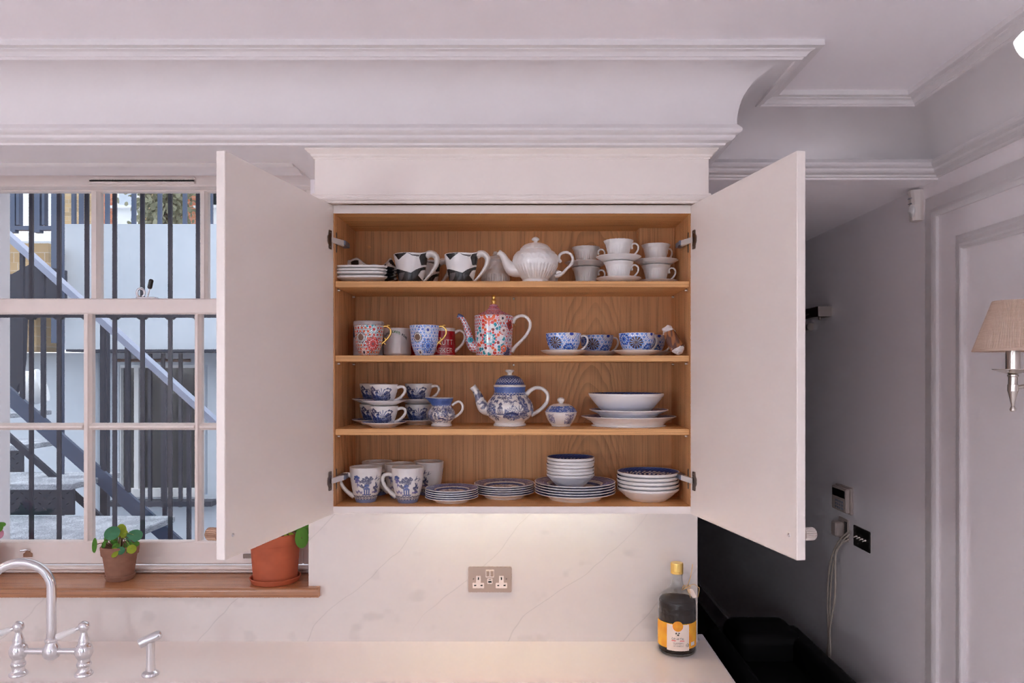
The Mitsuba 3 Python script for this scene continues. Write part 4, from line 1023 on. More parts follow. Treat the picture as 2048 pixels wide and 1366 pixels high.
# ------------------------------------------------------------------ top shelf
# square plates with a raised wavy far edge
def wave_plate(w, n=90):
    u, v = np.meshgrid(np.linspace(-1, 1, n), np.linspace(-1, 1, n), indexing='ij')
    k_ = 6.0
    s_ = (np.abs(u) ** k_ + np.abs(v) ** k_) ** (1 / k_)
    m_ = np.maximum(np.abs(u), np.abs(v))
    q = np.where(s_ > 1e-6, m_ / np.maximum(s_, 1e-6), 1)
    X, Y = u * q * w, v * q * w
    lobe = np.clip((u - .78) / .22, 0, 1) ** 1.2 * np.clip(1.25 - np.abs(v - .1) * 1.5, 0, 1)
    X = X + .022 * lobe
    h = .004 + .010 * np.clip((m_ - .55) / .45, 0, 1) ** 1.6
    back = np.clip((v - .25) / .75, 0, 1) ** 1.7
    h = h + back * (.033 + .011 * np.cos((u + .72) * 3.4) + .004 * np.sin(u * 9))
    rgt = np.clip((u - .72) / .28, 0, 1) ** 1.3 * np.clip((.8 - np.abs(v + .05)) * 2, 0, 1)
    st = np.cos((u * 5.0 + v * 3.2 + .8 * np.sin(v * 3)) * 2.2)
    band = ((m_ > .60) & (v > .30)) | (lobe > .12)
    dk = band & (st > -.45) & (v < .955)
    col = np.where(dk[..., None], lin((24, 24, 27)), lin((232, 230, 230)))
    under = np.where((lobe > .10)[..., None] & (st > -.6)[..., None], lin((22, 22, 24)), lin((236, 232, 228)))
    top = np.stack([X, Y, h + .0042], -1).reshape(-1, 3); bot = np.stack([X * .985, Y * .985, h - .0008], -1).reshape(-1, 3)
    N = n * n
    i, j = np.meshgrid(np.arange(n - 1), np.arange(n - 1), indexing='ij')
    a = i * n + j
    q4 = np.stack([a, a + n, a + n + 1, a + 1], -1).reshape(-1, 4)
    ft = np.vstack([q4[:, [0, 1, 2]], q4[:, [0, 2, 3]]])
    ring = np.concatenate([np.arange(n), np.arange(1, n) * n + n - 1, (n - 1) * n + np.arange(n - 2, -1, -1), np.arange(n - 2, 0, -1) * n])
    r2 = np.roll(ring, -1)
    fs = np.vstack([np.stack([ring, r2, r2 + N], 1), np.stack([ring, r2 + N, ring + N], 1)])
    V = np.vstack([top, bot]); f = np.vstack([ft, ft[:, ::-1] + N, fs])
    c = np.vstack([col.reshape(-1, 3), under.reshape(-1, 3)])
    return V, f, c
WP = ply_c(wave_plate(.0785))
for i in range(4):
    single('square_plate', f'square white plate with black striped wavy edge, {"topmost" if i == 3 else ordinal[i]} on the upper left', 'plate', 'square wavy plates on the top shelf', PX(732, 2.275) - .002 * (i == 1), 2.262, Z1 + .001 + [0, .0125, .0215, .0315][i], 0, WP)
ow = [(.033, 0), (.0355, .002), (.040, .020), (.045, .045), (.050, .070), (.0535, .088)]
pr, rows = vessel(ow, .0028, step=.0008)
V, f, c = paint(pr, rows, 520, bw_print)
V[:, 2] += np.where(V[:, 2] > .05, 1, 0) * .010 * np.clip((V[:, 2] - .05) / .038, 0, 1) * np.clip((V[:, 0] - .028) / .026, 0, 1) ** 2     # the rim sweeps up into the handle
BW = ply_c((V, f, c))
hp = spline(np.array([(.046, 0, .084), (.058, 0, .0925), (.071, 0, .0905), (.0805, 0, .078), (.0785, 0, .059), (.067, 0, .038), (.052, 0, .019), (.036, 0, .003)]), 7)
BH = mk(tube(hp, np.interp(np.linspace(0, 1, len(hp)), [0, .2, .4, .7, 1], [.010, .0105, .0095, .006, .003]), 16, ref=(0, 1, 0), squash=1.9), 'porcelain', True)
for px, d, rz, lb in ((822, 2.235, 0, 'black and white mug with a sweeping wave handle, next to the square plates'), (923, 2.235, 0, 'black and white wave-handled mug left of the lidded white jar'),
                      (850, 2.375, 6, 'black and white wave-handled mug at the back, behind the mug by the plates')):
    setdown('mug', lb, 'mug', 'black and white wave mugs', PX(px, d), d, Z1, rz, [('body', BW), ('handle', BH, 'white ribbon handle')])
# fluted white china
def flutes(n, amp, z0, z1):
    return lambda r, z, th, i: amp * (np.abs(np.cos(th * n / 2)) ** .5 - .75) * np.clip((z - z0) / .004, 0, 1) * np.clip((z1 - z) / .004, 0, 1)
op = [(.040, 0), (.0445, .001), (.044, .006), (.040, .013), (.047, .022), (.060, .038), (.0695, .056), (.072, .072), (.069, .088), (.060, .100), (.050, .105)]
pr, rows = vessel(op, .0035, .02)
fl = flutes(36, .0022, .016, .062)
emb = lambda r, z, th, i: fl(r, z, th, i) + .0010 * np.clip((z - .066) / .006, 0, 1) * np.clip((.094 - z) / .006, 0, 1) * np.sin(th * 22) * np.sin((z - .066) * 340 + np.sin(th * 11))
TP = mk(lathe(pr, 432, lambda r, z, th, i: np.where(i < rows, emb(r, z, th, i), 0)), 'creamware', True)
ol = resample([(.049, .1055), (.0485, .109), (.044, .115), (.035, .123), (.022, .128), (.010, .1295), (0, .1295)], .002)
TL = mk(lathe(np.vstack([[(0, .1)], [(.044, .1)], [(.0445, .1045)], ol]), 216, lambda r, z, th, i: .0012 * (np.abs(np.cos(th * 18)) ** .5 - .7) * np.clip((r - .012) / .01, 0, 1) * (z > .108)), 'creamware', True)
TK = mk(lathe([(0, .128), (.007, .129), (.006, .134), (.0115, .139), (.0125, .1425), (.008, .146), (.004, .1485), (0, .149)], 36), 'creamware', True)
sp_pts = spline(np.array([(-.048, 0, .046), (-.070, 0, .046), (-.084, 0, .058), (-.094, 0, .075), (-.104, 0, .092), (-.116, 0, .101)]), 9)
TS = mk(tube(sp_pts, np.interp(np.linspace(0, 1, len(sp_pts)), [0, .25, .6, .85, 1], [.024, .021, .0125, .009, .0095]), 32), 'creamware', True)
TH = mk(cat(loop([(.075, .074), (.073, .084), (.079, .095), (.094, .101), (.110, .095), (.117, .079), (.111, .062), (.097, .048), (.086, .036), (.072, .027), (.060, .026)], [.0055, .0048, .0045, .0045, .0045, .0045, .0045, .0045, .0048, .0052, .0055], 12), ball(.0062, (.0765, 0, .073), 2), loop([(.064, .034), (.074, .038), (.086, .034)], [.006, .006, .003], 10)), 'creamware', True)
setdown('teapot', 'fluted plain white teapot in the middle of the top shelf', 'teapot', None, PX(1071, 2.255), 2.255, Z1, 0, [('body', TP), ('spout', TS), ('handle', TH), ('lid', TL, None, [('knob', TK)])])
oj = [(.034, 0), (.038, .002), (.044, .014), (.047, .028), (.045, .042), (.041, .050), (.037, .060), (.033, .074), (.0305, .083), (.0315, .086)]
pr, rows = vessel(oj, .003, .01)
JB = mk(lathe(pr, 288, lambda r, z, th, i: np.where(i < rows, flutes(32, .0024, .003, .042)(r, z, th, i) + .0007 * np.sin(th * 18) * np.sin(z * 420) * ((z > .05) & (z < .07)), 0)), 'creamware', True)
JL = mk(lathe(np.vstack([[(0, .082), (.027, .082), (.0275, .086)], resample([(.033, .0865), (.033, .0895), (.028, .094), (.0255, .100), (.020, .1015), (.008, .102), (0, .102)], .003)]), 120, lambda r, z, th, i: .0006 * np.cos(th * 32) * ((z > .091) & (z < .100))), 'creamware', True)
JK = mk(lathe([(0, .101), (.006, .1015), (.005, .105), (.0095, .108), (.0095, .110), (.006, .112), (.0075, .1145), (.005, .118), (0, .119)], 32), 'creamware', True)
setdown('lidded_jar', 'fluted white lidded jar under the spout of the plain white teapot', 'jar', None, PX(991, 2.345), 2.345, Z1, 0, [('body', JB), ('lid', JL, None, [('knob', JK)])])
omc = [(.020, 0), (.024, .002), (.032, .018), (.037, .036), (.036, .050), (.038, .062)]
pr, rows = vessel(omc, .0025)
setdown('milk_jug', 'small fluted white jug almost hidden behind the plain white teapot', 'jug', None, PX(1094, 2.388), 2.388, Z1, 0, [('body', mk(lathe(pr, 240, lambda r, z, th, i: np.where(i < rows, flutes(28, .0016, .004, .05)(r, z, th, i), 0)), 'creamware', True)), ('handle', mk(loop([(-.034, .048), (-.046, .052), (-.050, .038), (-.040, .022), (-.030, .016)], .004, 10), 'creamware', True))])
owc = [(.024, 0), (.0275, .0015), (.029, .006), (.0335, .022), (.0375, .040), (.0405, .0505), (.0455, .0585), (.0465, .0605)]
pr, rows = vessel(owc, .0024)
WC = mk(lathe(pr, 288, lambda r, z, th, i: np.where(i < rows, flutes(34, .0013, .003, .047)(r, z, th, i), 0)), 'creamware', True)
WCH = mk(cat(loop([(.042, .040), (.0405, .046), (.046, .0525), (.055, .052), (.0615, .044), (.060, .032), (.052, .021), (.042, .013), (.030, .009)], [.0036, .0032, .003, .003, .003, .003, .003, .0034, .004], 10), ball(.0042, (.0415, 0, .039), 2)), 'creamware', True)
WS = mk(lathe([(0, .002), (.030, .002), (.032, 0), (.035, .001), (.050, .005), (.062, .012), (.0695, .0165), (.0705, .0175), (.0695, .018), (.060, .0145), (.048, .0080), (.030, .0065), (0, .006)], 144,
              lambda r, z, th, i: .0008 * np.cos(th * 10) * np.clip((r - .06) / .01, 0, 1)), 'creamware', True)
for px, d, wh, rz in ((1172, 2.366, 'left', (-14, -10)), (1237, 2.245, 'middle', (0, 0)), (1314, 2.318, 'right', (24, -8))):
    z = Z1; x = PX(px, d)
    if wh == 'right': x = .4265
    for lv in range(2):
        pos = ('lower', 'upper')[lv]
        single('saucer', f'plain white saucer, {pos} one of the {wh} pile of fluted cups', 'saucer', 'white saucers on the top shelf', x, d, z, 0, WS)
        setdown('teacup', f'fluted plain white teacup, {pos} one of the {wh} pile', 'cup', 'fluted white teacups on the top shelf', x, d, z + .0062, rz[1 - lv], [('body', WC), ('handle', WCH)])
        z += .0062 + .0608

# ================================================================== ON THE SPLASHBACK, WORKTOP AND SILL
def xz(poly, depth):
    """polygon in (x, z), facing the room: front at y = -depth, back at y = 0"""
    return wallprism(poly, -depth, 0)
c = at(980, 1158.5, YW)
k = thing('double_socket', 'brushed bronze double power socket on the marble splashback', 'socket')
tw = at_w(c[0], YW, c[2])
pv = rrect(-.0735, .0735, -.043, .043, .004)
part(k, 'face_plate', cat(xz(pv, .005), xz(pv.buffer(-.0018), .0065)), 'satin_bronze', tw=tw)
principled('socket_white', C(240, 226, 218), 0.35)
for sx in (-1, 1):
    x = sx * .039
    tpl = sbox(x - .0065, -.012, x + .0065, .012).union(sbox(x - .018, -.0265, x + .018, -.0115)).buffer(.0015)
    q = part(k, 'outlet', xz(tpl, .0085), 'socket_white', tw=tw, label='white T-shaped plug inlet')
    for a0, a1, b0, b1 in ((-.0022, .0022, .0005, .009), (-.0145, -.0075, -.0205, -.0165), (.0075, .0145, -.0205, -.0165)):
        part(q, 'slot', mv(bx(x + a0, x + a1, -.0092, -.008, b0, b1), 0, 0, 0), 'black_plastic', tw=tw)
    q = part(k, 'switch', xz(rrect(sx * .0072 - .0070, sx * .0072 + .0070, .0085, .0345, .001), .0085), 'socket_white', tw=tw, label='white framed rocker switch')
    part(q, 'rocker', rot(bx(sx * .0072 - .0045, sx * .0072 + .0045, -.0115, -.008, .0125, .0315, .001), [1, 0, 0], 4, (0, -.009, .02)), 'satin_bronze', tw=tw)
    part(k, 'screw', mv(rot(lathe([(0, .001), (.002, .0008), (.0024, 0), (0, 0)], 14), [1, 0, 0], 90), sx * .056, -.0066, .003), 'dark_steel', tw=tw)
q = part(k, 'usb_module', xz(rrect(-.009, .009, -.013, .005, .003), .0085), 'socket_white', tw=tw)
part(q, 'port', bx(-.0058, .0058, -.0092, -.008, -.0095, -.0035), 'black_plastic', tw=tw)
part(q, 'port', bx(-.004, .004, -.0092, -.008, .0005, .0025), 'black_plastic', tw=tw)

# bottle of olive oil
bxx, byy = .5045, 2.368
k = thing('oil_bottle', 'round glass olive oil bottle with yellow label and gold cap on the worktop corner', 'bottle')
tw = at_w(bxx, byy, ZT)
R = .0615
ob = [(.052, 0), (.058, .001), (.061, .006), (.0615, .016), (.0615, .138), (.0605, .139), (.0605, .148), (.0615, .149), (.0605, .166), (.056, .180), (.047, .191), (.036, .199), (.027, .208), (.022, .220), (.0185, .236), (.0170, .252), (.0190, .253), (.0190, .257), (.0165, .258), (.0165, .262)]
og = np.vstack([spline(ob[:4], 3), resample(ob[4:], .004)])
gi = resample([(.0158, .262), (.0135, .258), (.0140, .252), (.0155, .236), (.0190, .220), (.024, .2085), (.033, .1995), (.044, .1915), (.053, .1805), (.0580, .167), (.0590, .150), (.0580, .148), (.0580, .139), (.0590, .137), (.0590, .016), (.058, .010), (.055, .0065)], .004)
part(k, 'glass', lathe(np.vstack([[(0, .003)], [(.048, .003)], og, gi, [(0, .0062)]]), 96), 'bottle_glass', smooth=35, tw=tw)
oi = [(.050, .0070), (.0545, .0072), (.0575, .0105), (.0585, .017), (.0585, .136), (.0575, .139), (.0575, .148), (.0585, .150), (.0574, .167), (.0555, .1725)]
part(k, 'oil', lathe(np.vstack([[(0, .0070)], resample(oi, .004), [(.054, .1735), (.03, .172), (0, .172)]]), 96), 'dark_oil', smooth=45, tw=tw, label='dark olive oil')
part(k, 'cap', lathe([(0, .255), (.0198, .255), (.0205, .256), (.0205, .262), (.0196, .2625), (.0196, .264), (.0205, .2645), (.0205, .287), (.0192, .290), (.016, .2905), (0, .2905)], 60, lambda r, z, th, i: .0004 * np.cos(th * 40) * ((z > .265) & (z < .285))), 'gold', smooth=35, tw=tw, label='gold screw cap')
def band_on(R, a0, a1, z0, z1, t, n=60):
    a = np.linspace(a0, a1, n)
    zz = [z0, z1]
    V, f = [], []
    for r in (R, R + t):
        for z in zz:
            V += [(r * math.sin(q), -r * math.cos(q), z) for q in a]
    m = n
    for j in range(n - 1):
        f += [(2 * m + j, 2 * m + j + 1, 3 * m + j + 1, 3 * m + j), (m + j, m + j + 1, j + 1, j), (3 * m + j, 3 * m + j + 1, m + j + 1, m + j), (j, j + 1, 2 * m + j + 1, 2 * m + j)]
    f += [(0, 2 * m, 3 * m, m), (m - 1, 2 * m - 1, 4 * m - 1, 3 * m - 1)]
    f = np.array(f); return np.array(V), np.vstack([f[:, [0, 1, 2]], f[:, [0, 2, 3]]])
principled('label_yellow', proc(lambda p, n, uv: mix(C(238, 180, 40), C(226, 140, 34), mikit.noise(p.x * 60, p.y * 60, p.z * 40))), 0.5)
principled('label_cream', C(236, 218, 204), 0.5); principled('label_red', C(196, 60, 50), 0.5); principled('label_ink', C(60, 56, 44), 0.5); principled('label_orange', C(232, 150, 30), 0.4); principled('label_white', C(226, 222, 216), 0.5)
Lb = part(k, 'label', band_on(R + .0002, -1.75, 1.45, .027, .108, .0003, 90), 'label_yellow', smooth=30, tw=tw, label='yellow and cream paper label')
part(Lb, 'cream_field', band_on(R + .0005, -.74, .45, .022, .106, .0003), 'label_cream', smooth=30, tw=tw)
Rl = R + .0009
def on_label(poly, s_mid, z0, t=.0003):
    v, f = prism(poly, t); v, f = trimesh.remesh.subdivide_to_size(v, f, .006, max_iter=5)
    a = (v[:, 0] + s_mid) / R; r = Rl + v[:, 2]
    return np.stack([r * np.sin(a), -r * np.cos(a), v[:, 1] + z0], 1), f
sm = -.010
part(Lb, 'seal', on_label(shapely.Point(0, 0).buffer(.0165, quad_segs=12), sm, .101, .0006), 'label_orange', tw=tw, label='round orange seal')
for q in range(5):
    part(Lb, 'seal_script', on_label(shapely.LineString([(-.008 + q * .004, -.004), (-.0075 + q * .004, .004 + .002 * (q % 2)), (-.006 + q * .004, -.002)]).buffer(.0007), sm, .100, .0012), 'label_yellow', tw=tw)
for dx, dz, r in ((-.005, .002, .0026), (.001, -.003, .003), (.004, .003, .0022)):
    part(Lb, 'olive', on_label(shapely.Point(dx, dz).buffer(r), sm, .076), 'label_ink', tw=tw)
part(Lb, 'lettering', curved_text('Olive Oil', .0068, Rl, sm, lambda s: 0 * s + .058, None, .0003, narrow=1.05), 'label_ink', tw=tw)
for s0 in (-.013, .014): part(Lb, 'red_bar', on_label(sbox(-.007, 0, .007, .0022), sm + s0, .0535), 'label_red', tw=tw)
for zq in (.047, .042, .037): part(Lb, 'small_print', on_label(sbox(-.016, 0, .016, .0009), sm + .002, zq), 'label_ink', tw=tw)
part(Lb, 'round_mark', on_label(shapely.Point(0, 0).buffer(.0052).difference(shapely.Point(0, 0).buffer(.0040)).union(shapely.Point(0, 0).buffer(.0012)), .0215, .040), 'label_ink', tw=tw)
bc = part(Lb, 'barcode', on_label(sbox(-.0085, 0, .0085, .011), .044, .036), 'label_white', tw=tw)
part(k, 'glass_loop', loop([(.018, .246), (.030, .252), (.041, .244), (.043, .228), (.040, .212), (.036, .200)], .0048, 12), 'bottle_glass', smooth=True, tw=tw)
g = np.random.default_rng(3)
rf = [tube(spline(np.array([(.030 + .012 * math.cos(t), -.010 + .010 * math.sin(t), .212 + .004 * math.sin(3 * t)) for t in np.linspace(0, 6.0, 12)]), 4), .0013, 6)]
for pts in ([(.026, -.010, .214), (.034, -.014, .225), (.042, -.014, .250), (.049, -.012, .288)], [(.034, -.010, .214), (.052, -.012, .222), (.068, -.012, .212), (.0705, -.012, .206), (.066, -.012, .180)],
            [(.030, -.016, .212), (.018, -.020, .208), (.010, -.018, .204)], [(.034, -.018, .210), (.040, -.020, .196), (.046, -.018, .186)], [(.030, -.016, .208), (.036, -.022, .192), (.040, -.022, .180)], [(.024, -.014, .220), (.016, -.018, .216), (.012, -.02, .208)]):
    rf.append(tube(spline(np.array(pts), 5), .0017, 6, squash=.6))
part(k, 'raffia_bow', cat(*rf), 'raffia', smooth=40, tw=tw)
tagp = Polygon([(-.008, -.016), (.008, -.016), (.008, .010), (0, .017), (-.008, .010)])
tv, tf = prism(tagp, .0012)
part(k, 'tag', rot(rot((np.stack([tv[:, 0], -tv[:, 2], tv[:, 1]], 1), tf), [0, 1, 0], -28), [0, 0, 1], -24), 'label_cream', tw=at_w(bxx + .046, byy - .022, ZT + .196))

# bridge tap
k = thing('kitchen_tap', 'chrome bridge tap with a tall swan neck and white porcelain levers', 'tap')
TD = 2.178
col_p = [(0, 0), (.0235, 0), (.0255, .003), (.024, .008), (.0185, .013), (.0165, .020), (.0165, .026), (.0195, .029), (.0205, .034), (.019, .039), (.0165, .042), (.0165, .050), (.021, .056), (.0245, .066), (.0245, .078), (.022, .088), (.0165, .095), (.0145, .101), (.0145, .108), (.012, .116), (.0095, .124), (.0085, .130), (.011, .134), (.0145, .140), (.0155, .148), (.013, .156), (.007, .161), (0, .162)]
for x in (-1.528, -1.330):
    part(k, 'pillar', lathe(resample(col_p, .004), 40), 'chrome', smooth=35, tw=at_w(x, TD, ZT))
    ld = np.array([-.86, -.42, -.30]); ld /= np.linalg.norm(ld)
    p0 = np.array([x, TD, ZT + .147])
    lv = part(k, 'lever', tube([p0, p0 + ld * .022], [.0065, .0055], 16), 'chrome', smooth=40)
    part(lv, 'porcelain_grip', tube([p0 + ld * t for t in (.020, .030, .055, .072)], [.0065, .0085, .0095, .0092], 20), 'creamware', smooth=50)
    part(lv, 'tip', tube([p0 + ld * t for t in (.071, .074, .0765)], [.0088, .0085, .003], 16), 'chrome', smooth=40)
part(k, 'bridge', cyl((-1.528, TD, ZT + .072), (-1.330, TD, ZT + .072), .0085, 20), 'chrome', smooth=40)
xn = -1.428
part(k, 'hub', lathe([(0, .046), (.010, .047), (.019, .054), (.0235, .066), (.0235, .078), (.020, .088), (.0155, .095), (.0155, .101), (.0185, .104), (.0185, .110), (.0155, .113), (0, .113)], 40), 'chrome', smooth=35, tw=at_w(xn, TD, ZT))
rr = .083
arc = [(xn, TD, ZT + .11), (xn, TD, ZT + .20), (xn, TD, ZT + .262)] + [(xn - rr + rr * math.cos(t), TD - .020 * (1 - math.cos(t)), ZT + .262 + rr * math.sin(t)) for t in np.linspace(.15, PI, 22)] + [(xn - 2 * rr - .006, TD - .044, ZT + .225)]
part(k, 'swan_neck', tube(spline(np.array(arc), 3), .0128, 24), 'chrome', smooth=True)
k = thing('spray_hose', 'chrome pull-out rinse spray standing on the worktop right of the tap', 'spray')
tw = at_w(PX(301, 2.178), 2.178, ZT)
part(k, 'base', lathe([(0, 0), (.0235, 0), (.025, .003), (.023, .009), (.018, .012), (.0145, .014), (.0145, .016), (0, .016)], 40), 'chrome', smooth=35, tw=tw)
part(k, 'stem', lathe([(0, .014), (.0128, .014), (.0115, .05), (.0120, .10), (0, .104)], 36), 'chrome', smooth=35, tw=tw)
part(k, 'spray_head', tube([(-.028, -.012, .098), (-.026, -.011, .099), (.018, .006, .117), (.026, .009, .1195), (.028, .010, .120)], [.0125, .014, .0135, .0115, .006], 24), 'chrome', smooth=40, tw=tw)

# potted plants on the sill
def leaf_disc(cpos, nrm, r, up=(0, 0, 1), aspect=1.0, cupd=.12, point=0.0):
    nrm = np.asarray(nrm, float); nrm /= np.linalg.norm(nrm)
    a = np.cross(up, nrm); a /= np.linalg.norm(a); b = np.cross(nrm, a)
    V, f = [], []
    n = 18
    for k_, q in enumerate((0, .35, .7, 1.0)):
        for t in np.arange(n) * 2 * PI / n:
            s = q * r * (1 + point * max(0, -math.sin(t)) ** 3)
            V.append(np.asarray(cpos) + a * s * math.cos(t) + b * s * aspect * math.sin(t) + nrm * (-cupd * r * q * q))
    for k_ in range(3):
        for j in range(n):
            p, q = k_ * n + j, k_ * n + (j + 1) % n
            f += [(p, q, q + n), (p, q + n, p + n)]
    return np.array(V), np.array(f)
def flowerpot(k, x, y, z, R0, R1, h, lip, bsdf, sau):
    tw = at_w(x, y, z)
    o = [(R0 - .002, .006), (R0, .008), (R1 - .006, h - lip - .003), (R1 - .005, h - lip), (R1 - .001, h - lip + .001), (R1 + .002, h - .003), (R1 + .001, h)]
    p, rows = vessel(o, .006, .012, .006)
    part(k, 'pot', lathe(p, 64), bsdf, smooth=30, tw=tw)
    part(k, 'dish', lathe([(0, .002), (sau - .010, .002), (sau - .008, 0), (sau - .004, .001), (sau + .001, .012), (sau + .003, .017), (sau + .001, .019), (sau - .002, .017), (sau - .006, .006), (0, .006)], 64), bsdf, smooth=30, tw=tw)
    part(k, 'soil', lathe([(0, h - .016), (R1 * .5, h - .014), (R1 - .0085, h - .018), (R1 - .0085, h - .024), (0, h - .024)], 40), 'soil', tw=tw)
k = thing('potted_plant', 'small clay pot with a round-leaved green plant in the middle of the sill', 'potted plant')
px_, py_ = PX(240, 2.53), 2.53
flowerpot(k, px_, py_, SZ, .043, .060, .118, .030, 'clay', .046)
base = np.array([px_, py_, SZ + .105])
tv = lambda x, y, d: at(x, y, d)
LV = [(221, 1065, 2.50, 22, 'leaf_blue_green', (-.2, -1, .55), .8), (241, 1062, 2.54, 13, 'leaf_lime', (.1, -1, .2), 1.3), (248, 1068, 2.52, 9, 'leaf_lime', (.6, -1, .2), 1.2), (268, 1070, 2.52, 19, 'leaf_blue_green', (.15, -1, .7), .85),
      (187, 1091, 2.49, 10, 'leaf_green', (-.5, -1, .1), 1.8), (206, 1090, 2.50, 7, 'leaf_green', (-.4, -1, .3), 1.3), (211, 1080, 2.55, 7, 'leaf_green', (-.3, -1, .1), 1.5), (228, 1080, 2.53, 9, 'leaf_green', (.3, -1, .1), 1.3), (231, 1093, 2.49, 10, 'leaf_green', (0, -1, .5), .9),
      (240, 1101, 2.475, 11, 'leaf_blue_green', (.1, -1, .4), .9), (227, 1105, 2.470, 11, 'leaf_lime', (-.1, -1, .3), 1.1), (253, 1092, 2.50, 11, 'leaf_green', (.2, -1, .6), 1.0), (257, 1084, 2.53, 8, 'leaf_green', (.1, -1, .3), 1.1), (263, 1098, 2.485, 11, 'leaf_lime', (.4, -1, .4), 1.0), (269, 1087, 2.51, 11, 'leaf_green', (.2, -1, .8), .75), (249, 1101, 2.49, 9, 'leaf_green', (.0, -1, .5), .9)]
part(k, 'trunk', tube(spline(np.array([(px_ + .005, py_, SZ + .100), (px_ + .004, py_ - .004, SZ + .13), (px_ + .008, py_ - .004, SZ + .155)]), 5), [.007] * 8 + [.0075, .006, .004], 12), 'stem_brown', smooth=True)
for (a, b, d, r, m, nr, asp) in LV:
    p = tv(a, b, d); rad = r * .82 / F * d
    lf = part(k, 'leaf', leaf_disc(p, nr, rad, aspect=asp, cupd=.25), m, smooth=True)
    q0 = np.array([px_ + (.004 if a > 215 else -.024), py_ - .004, SZ + (.145 if 235 < a else .112)])
    mid = (q0 + p) / 2 + np.array([0, 0, .012])
    part(lf, 'stalk', tube(spline(np.array([q0, mid, p]), 5), .0013, 6), 'stem_green' if m != 'leaf_green' else 'stem_brown', smooth=True)
k = thing('potted_plant', 'big terracotta pot with a thick-leaved plant at the right end of the sill', 'potted plant')
px_, py_ = PX(551, 2.512), 2.512
flowerpot(k, px_, py_, SZ, .073, .0885, .168, .034, 'terracotta', .083)
for (a, b, d, r, m, nr, asp) in ((604, 1076, 2.46, 14, 'leaf_green', (.5, -1, .1), 1.55), (618, 1057, 2.50, 14, 'leaf_green', (.6, -1, .4), .8), (612, 1058, 2.53, 10, 'leaf_green', (.4, -1, .3), .9), (578, 1072, 2.48, 12, 'leaf_lime', (-.1, -1, .6), .8), (596, 1052, 2.52, 13, 'leaf_green', (.3, -1, .5), 1.0),
                                (570, 1050, 2.53, 14, 'leaf_green', (0, -1, .6), 1.0), (548, 1056, 2.51, 13, 'leaf_green', (-.3, -1, .6), .9), (530, 1062, 2.50, 13, 'leaf_green', (-.5, -1, .5), .9), (560, 1030, 2.54, 14, 'leaf_green', (.2, -1, .5), 1.0), (585, 1030, 2.53, 13, 'leaf_lime', (.3, -1, .5), 1.0)):
    p = tv(a, b, d); lf = part(k, 'leaf', leaf_disc(p, nr, r * .95 / F * d, aspect=asp, cupd=.2), m, smooth=True)
    q0 = np.array([px_ + .01, py_, SZ + .155])
    part(lf, 'stalk', tube(spline(np.array([q0, (q0 + p) / 2 + [0, 0, .02], p]), 5), .0024, 7), 'stem_brown', smooth=True)
k = thing('potted_plant', 'plant with pink blooms at the left edge of the picture, on the sill', 'potted plant')
px_, py_ = PX(-52, 2.53), 2.53
flowerpot(k, px_, py_, SZ, .045, .060, .10, .022, 'terracotta', .048)
for (a, b, d, r, m, nr, asp) in ((1, 1049, 2.52, 9, 'leaf_green', (.3, -1, .5), .6), (-8, 1056, 2.52, 12, 'leaf_green', (.2, -1, .5), .8), (-2, 1068, 2.52, 8, 'petal_pink', (.3, -1, .3), 1.2), (-30, 1060, 2.52, 16, 'leaf_green', (-.1, -1, .5), .9), (-50, 1045, 2.52, 16, 'leaf_green', (-.2, -1, .4), 1.0), (-70, 1062, 2.52, 16, 'leaf_green', (-.4, -1, .4), .9), (-40, 1035, 2.53, 10, 'petal_pink', (0, -1, .3), 1.2)):
    p = tv(a, b, d); lf = part(k, 'leaf' if m != 'petal_pink' else 'bloom', leaf_disc(p, nr, r / F * d, aspect=asp, cupd=.2), m, smooth=True)
    q0 = np.array([px_, py_, SZ + .085]); part(lf, 'stalk', tube(spline(np.array([q0, (q0 + p) / 2 + [0, 0, .015], p]), 5), .0018, 6), 'stem_green', smooth=True)

# ================================================================== RIGHT-HAND WALL AND ALCOVE
def wallbox(d0, d1, z0, z1, t0, t1, b=.001):
    return bx(XR - t1, XR - t0, d0, d1, z0, z1, b)
dR = lambda px: XR * F / (px - 1047)
# motion sensor
k = thing('motion_sensor', 'white motion sensor high on the right wall under the alcove ceiling', 'sensor')
d1 = 2.56
zt, zb_ = .646, .538
pf = Polygon([(-.021, 0), (.021, 0), (.021, .012), (.016, .030), (.008, .037), (-.008, .037), (-.016, .030), (-.021, .012)]).buffer(.002)
v, f = prism(pf, zt - zb_)
v = np.stack([XR - v[:, 1] * np.where(v[:, 2] < .02, .82, 1), d1 + v[:, 0], zb_ + v[:, 2]], 1)
part(k, 'housing', (v, f[:, ::-1]), 'white_plastic', smooth=25)
part(k, 'lens', (ball(.017, (0, 0, 0), 3)[0] * [.6, 1, 1.35] + [XR - .031, d1 - .004, zb_ + .036], ball(.017, sub=3)[1]), 'creamware', smooth=True)
for zz in (.597, .616): part(k, 'vent_line', bx(XR - .0405, XR - .036, d1 - .014, d1 + .006, zz, zz + .0022), 'grey_plastic')
# alarm keypad
k = thing('alarm_keypad', 'pale alarm keypad with a dark display, above the cable outlet on the right wall', 'keypad')
part(k, 'housing', cat(wallbox(3.075, 3.232, -.612, -.495, 0, .012, .004), wallbox(3.082, 3.226, -.606, -.501, .010, .03, .005)), 'dimmed_plastic')
part(k, 'display', wallbox(3.094, 3.216, -.544, -.511, .0295, .0312, .0005), 'black_plastic')
part(k, 'key_door', wallbox(3.092, 3.218, -.599, -.551, .0295, .0318, .0008), 'dimmed_plastic')
for i in range(4):
    for j in range(3):
        part(k, 'key', wallbox(3.106 + i * .021, 3.120 + i * .021, -.594 + j * .014, -.585 + j * .014, .0315, .0332, .0006), 'grey_plastic')
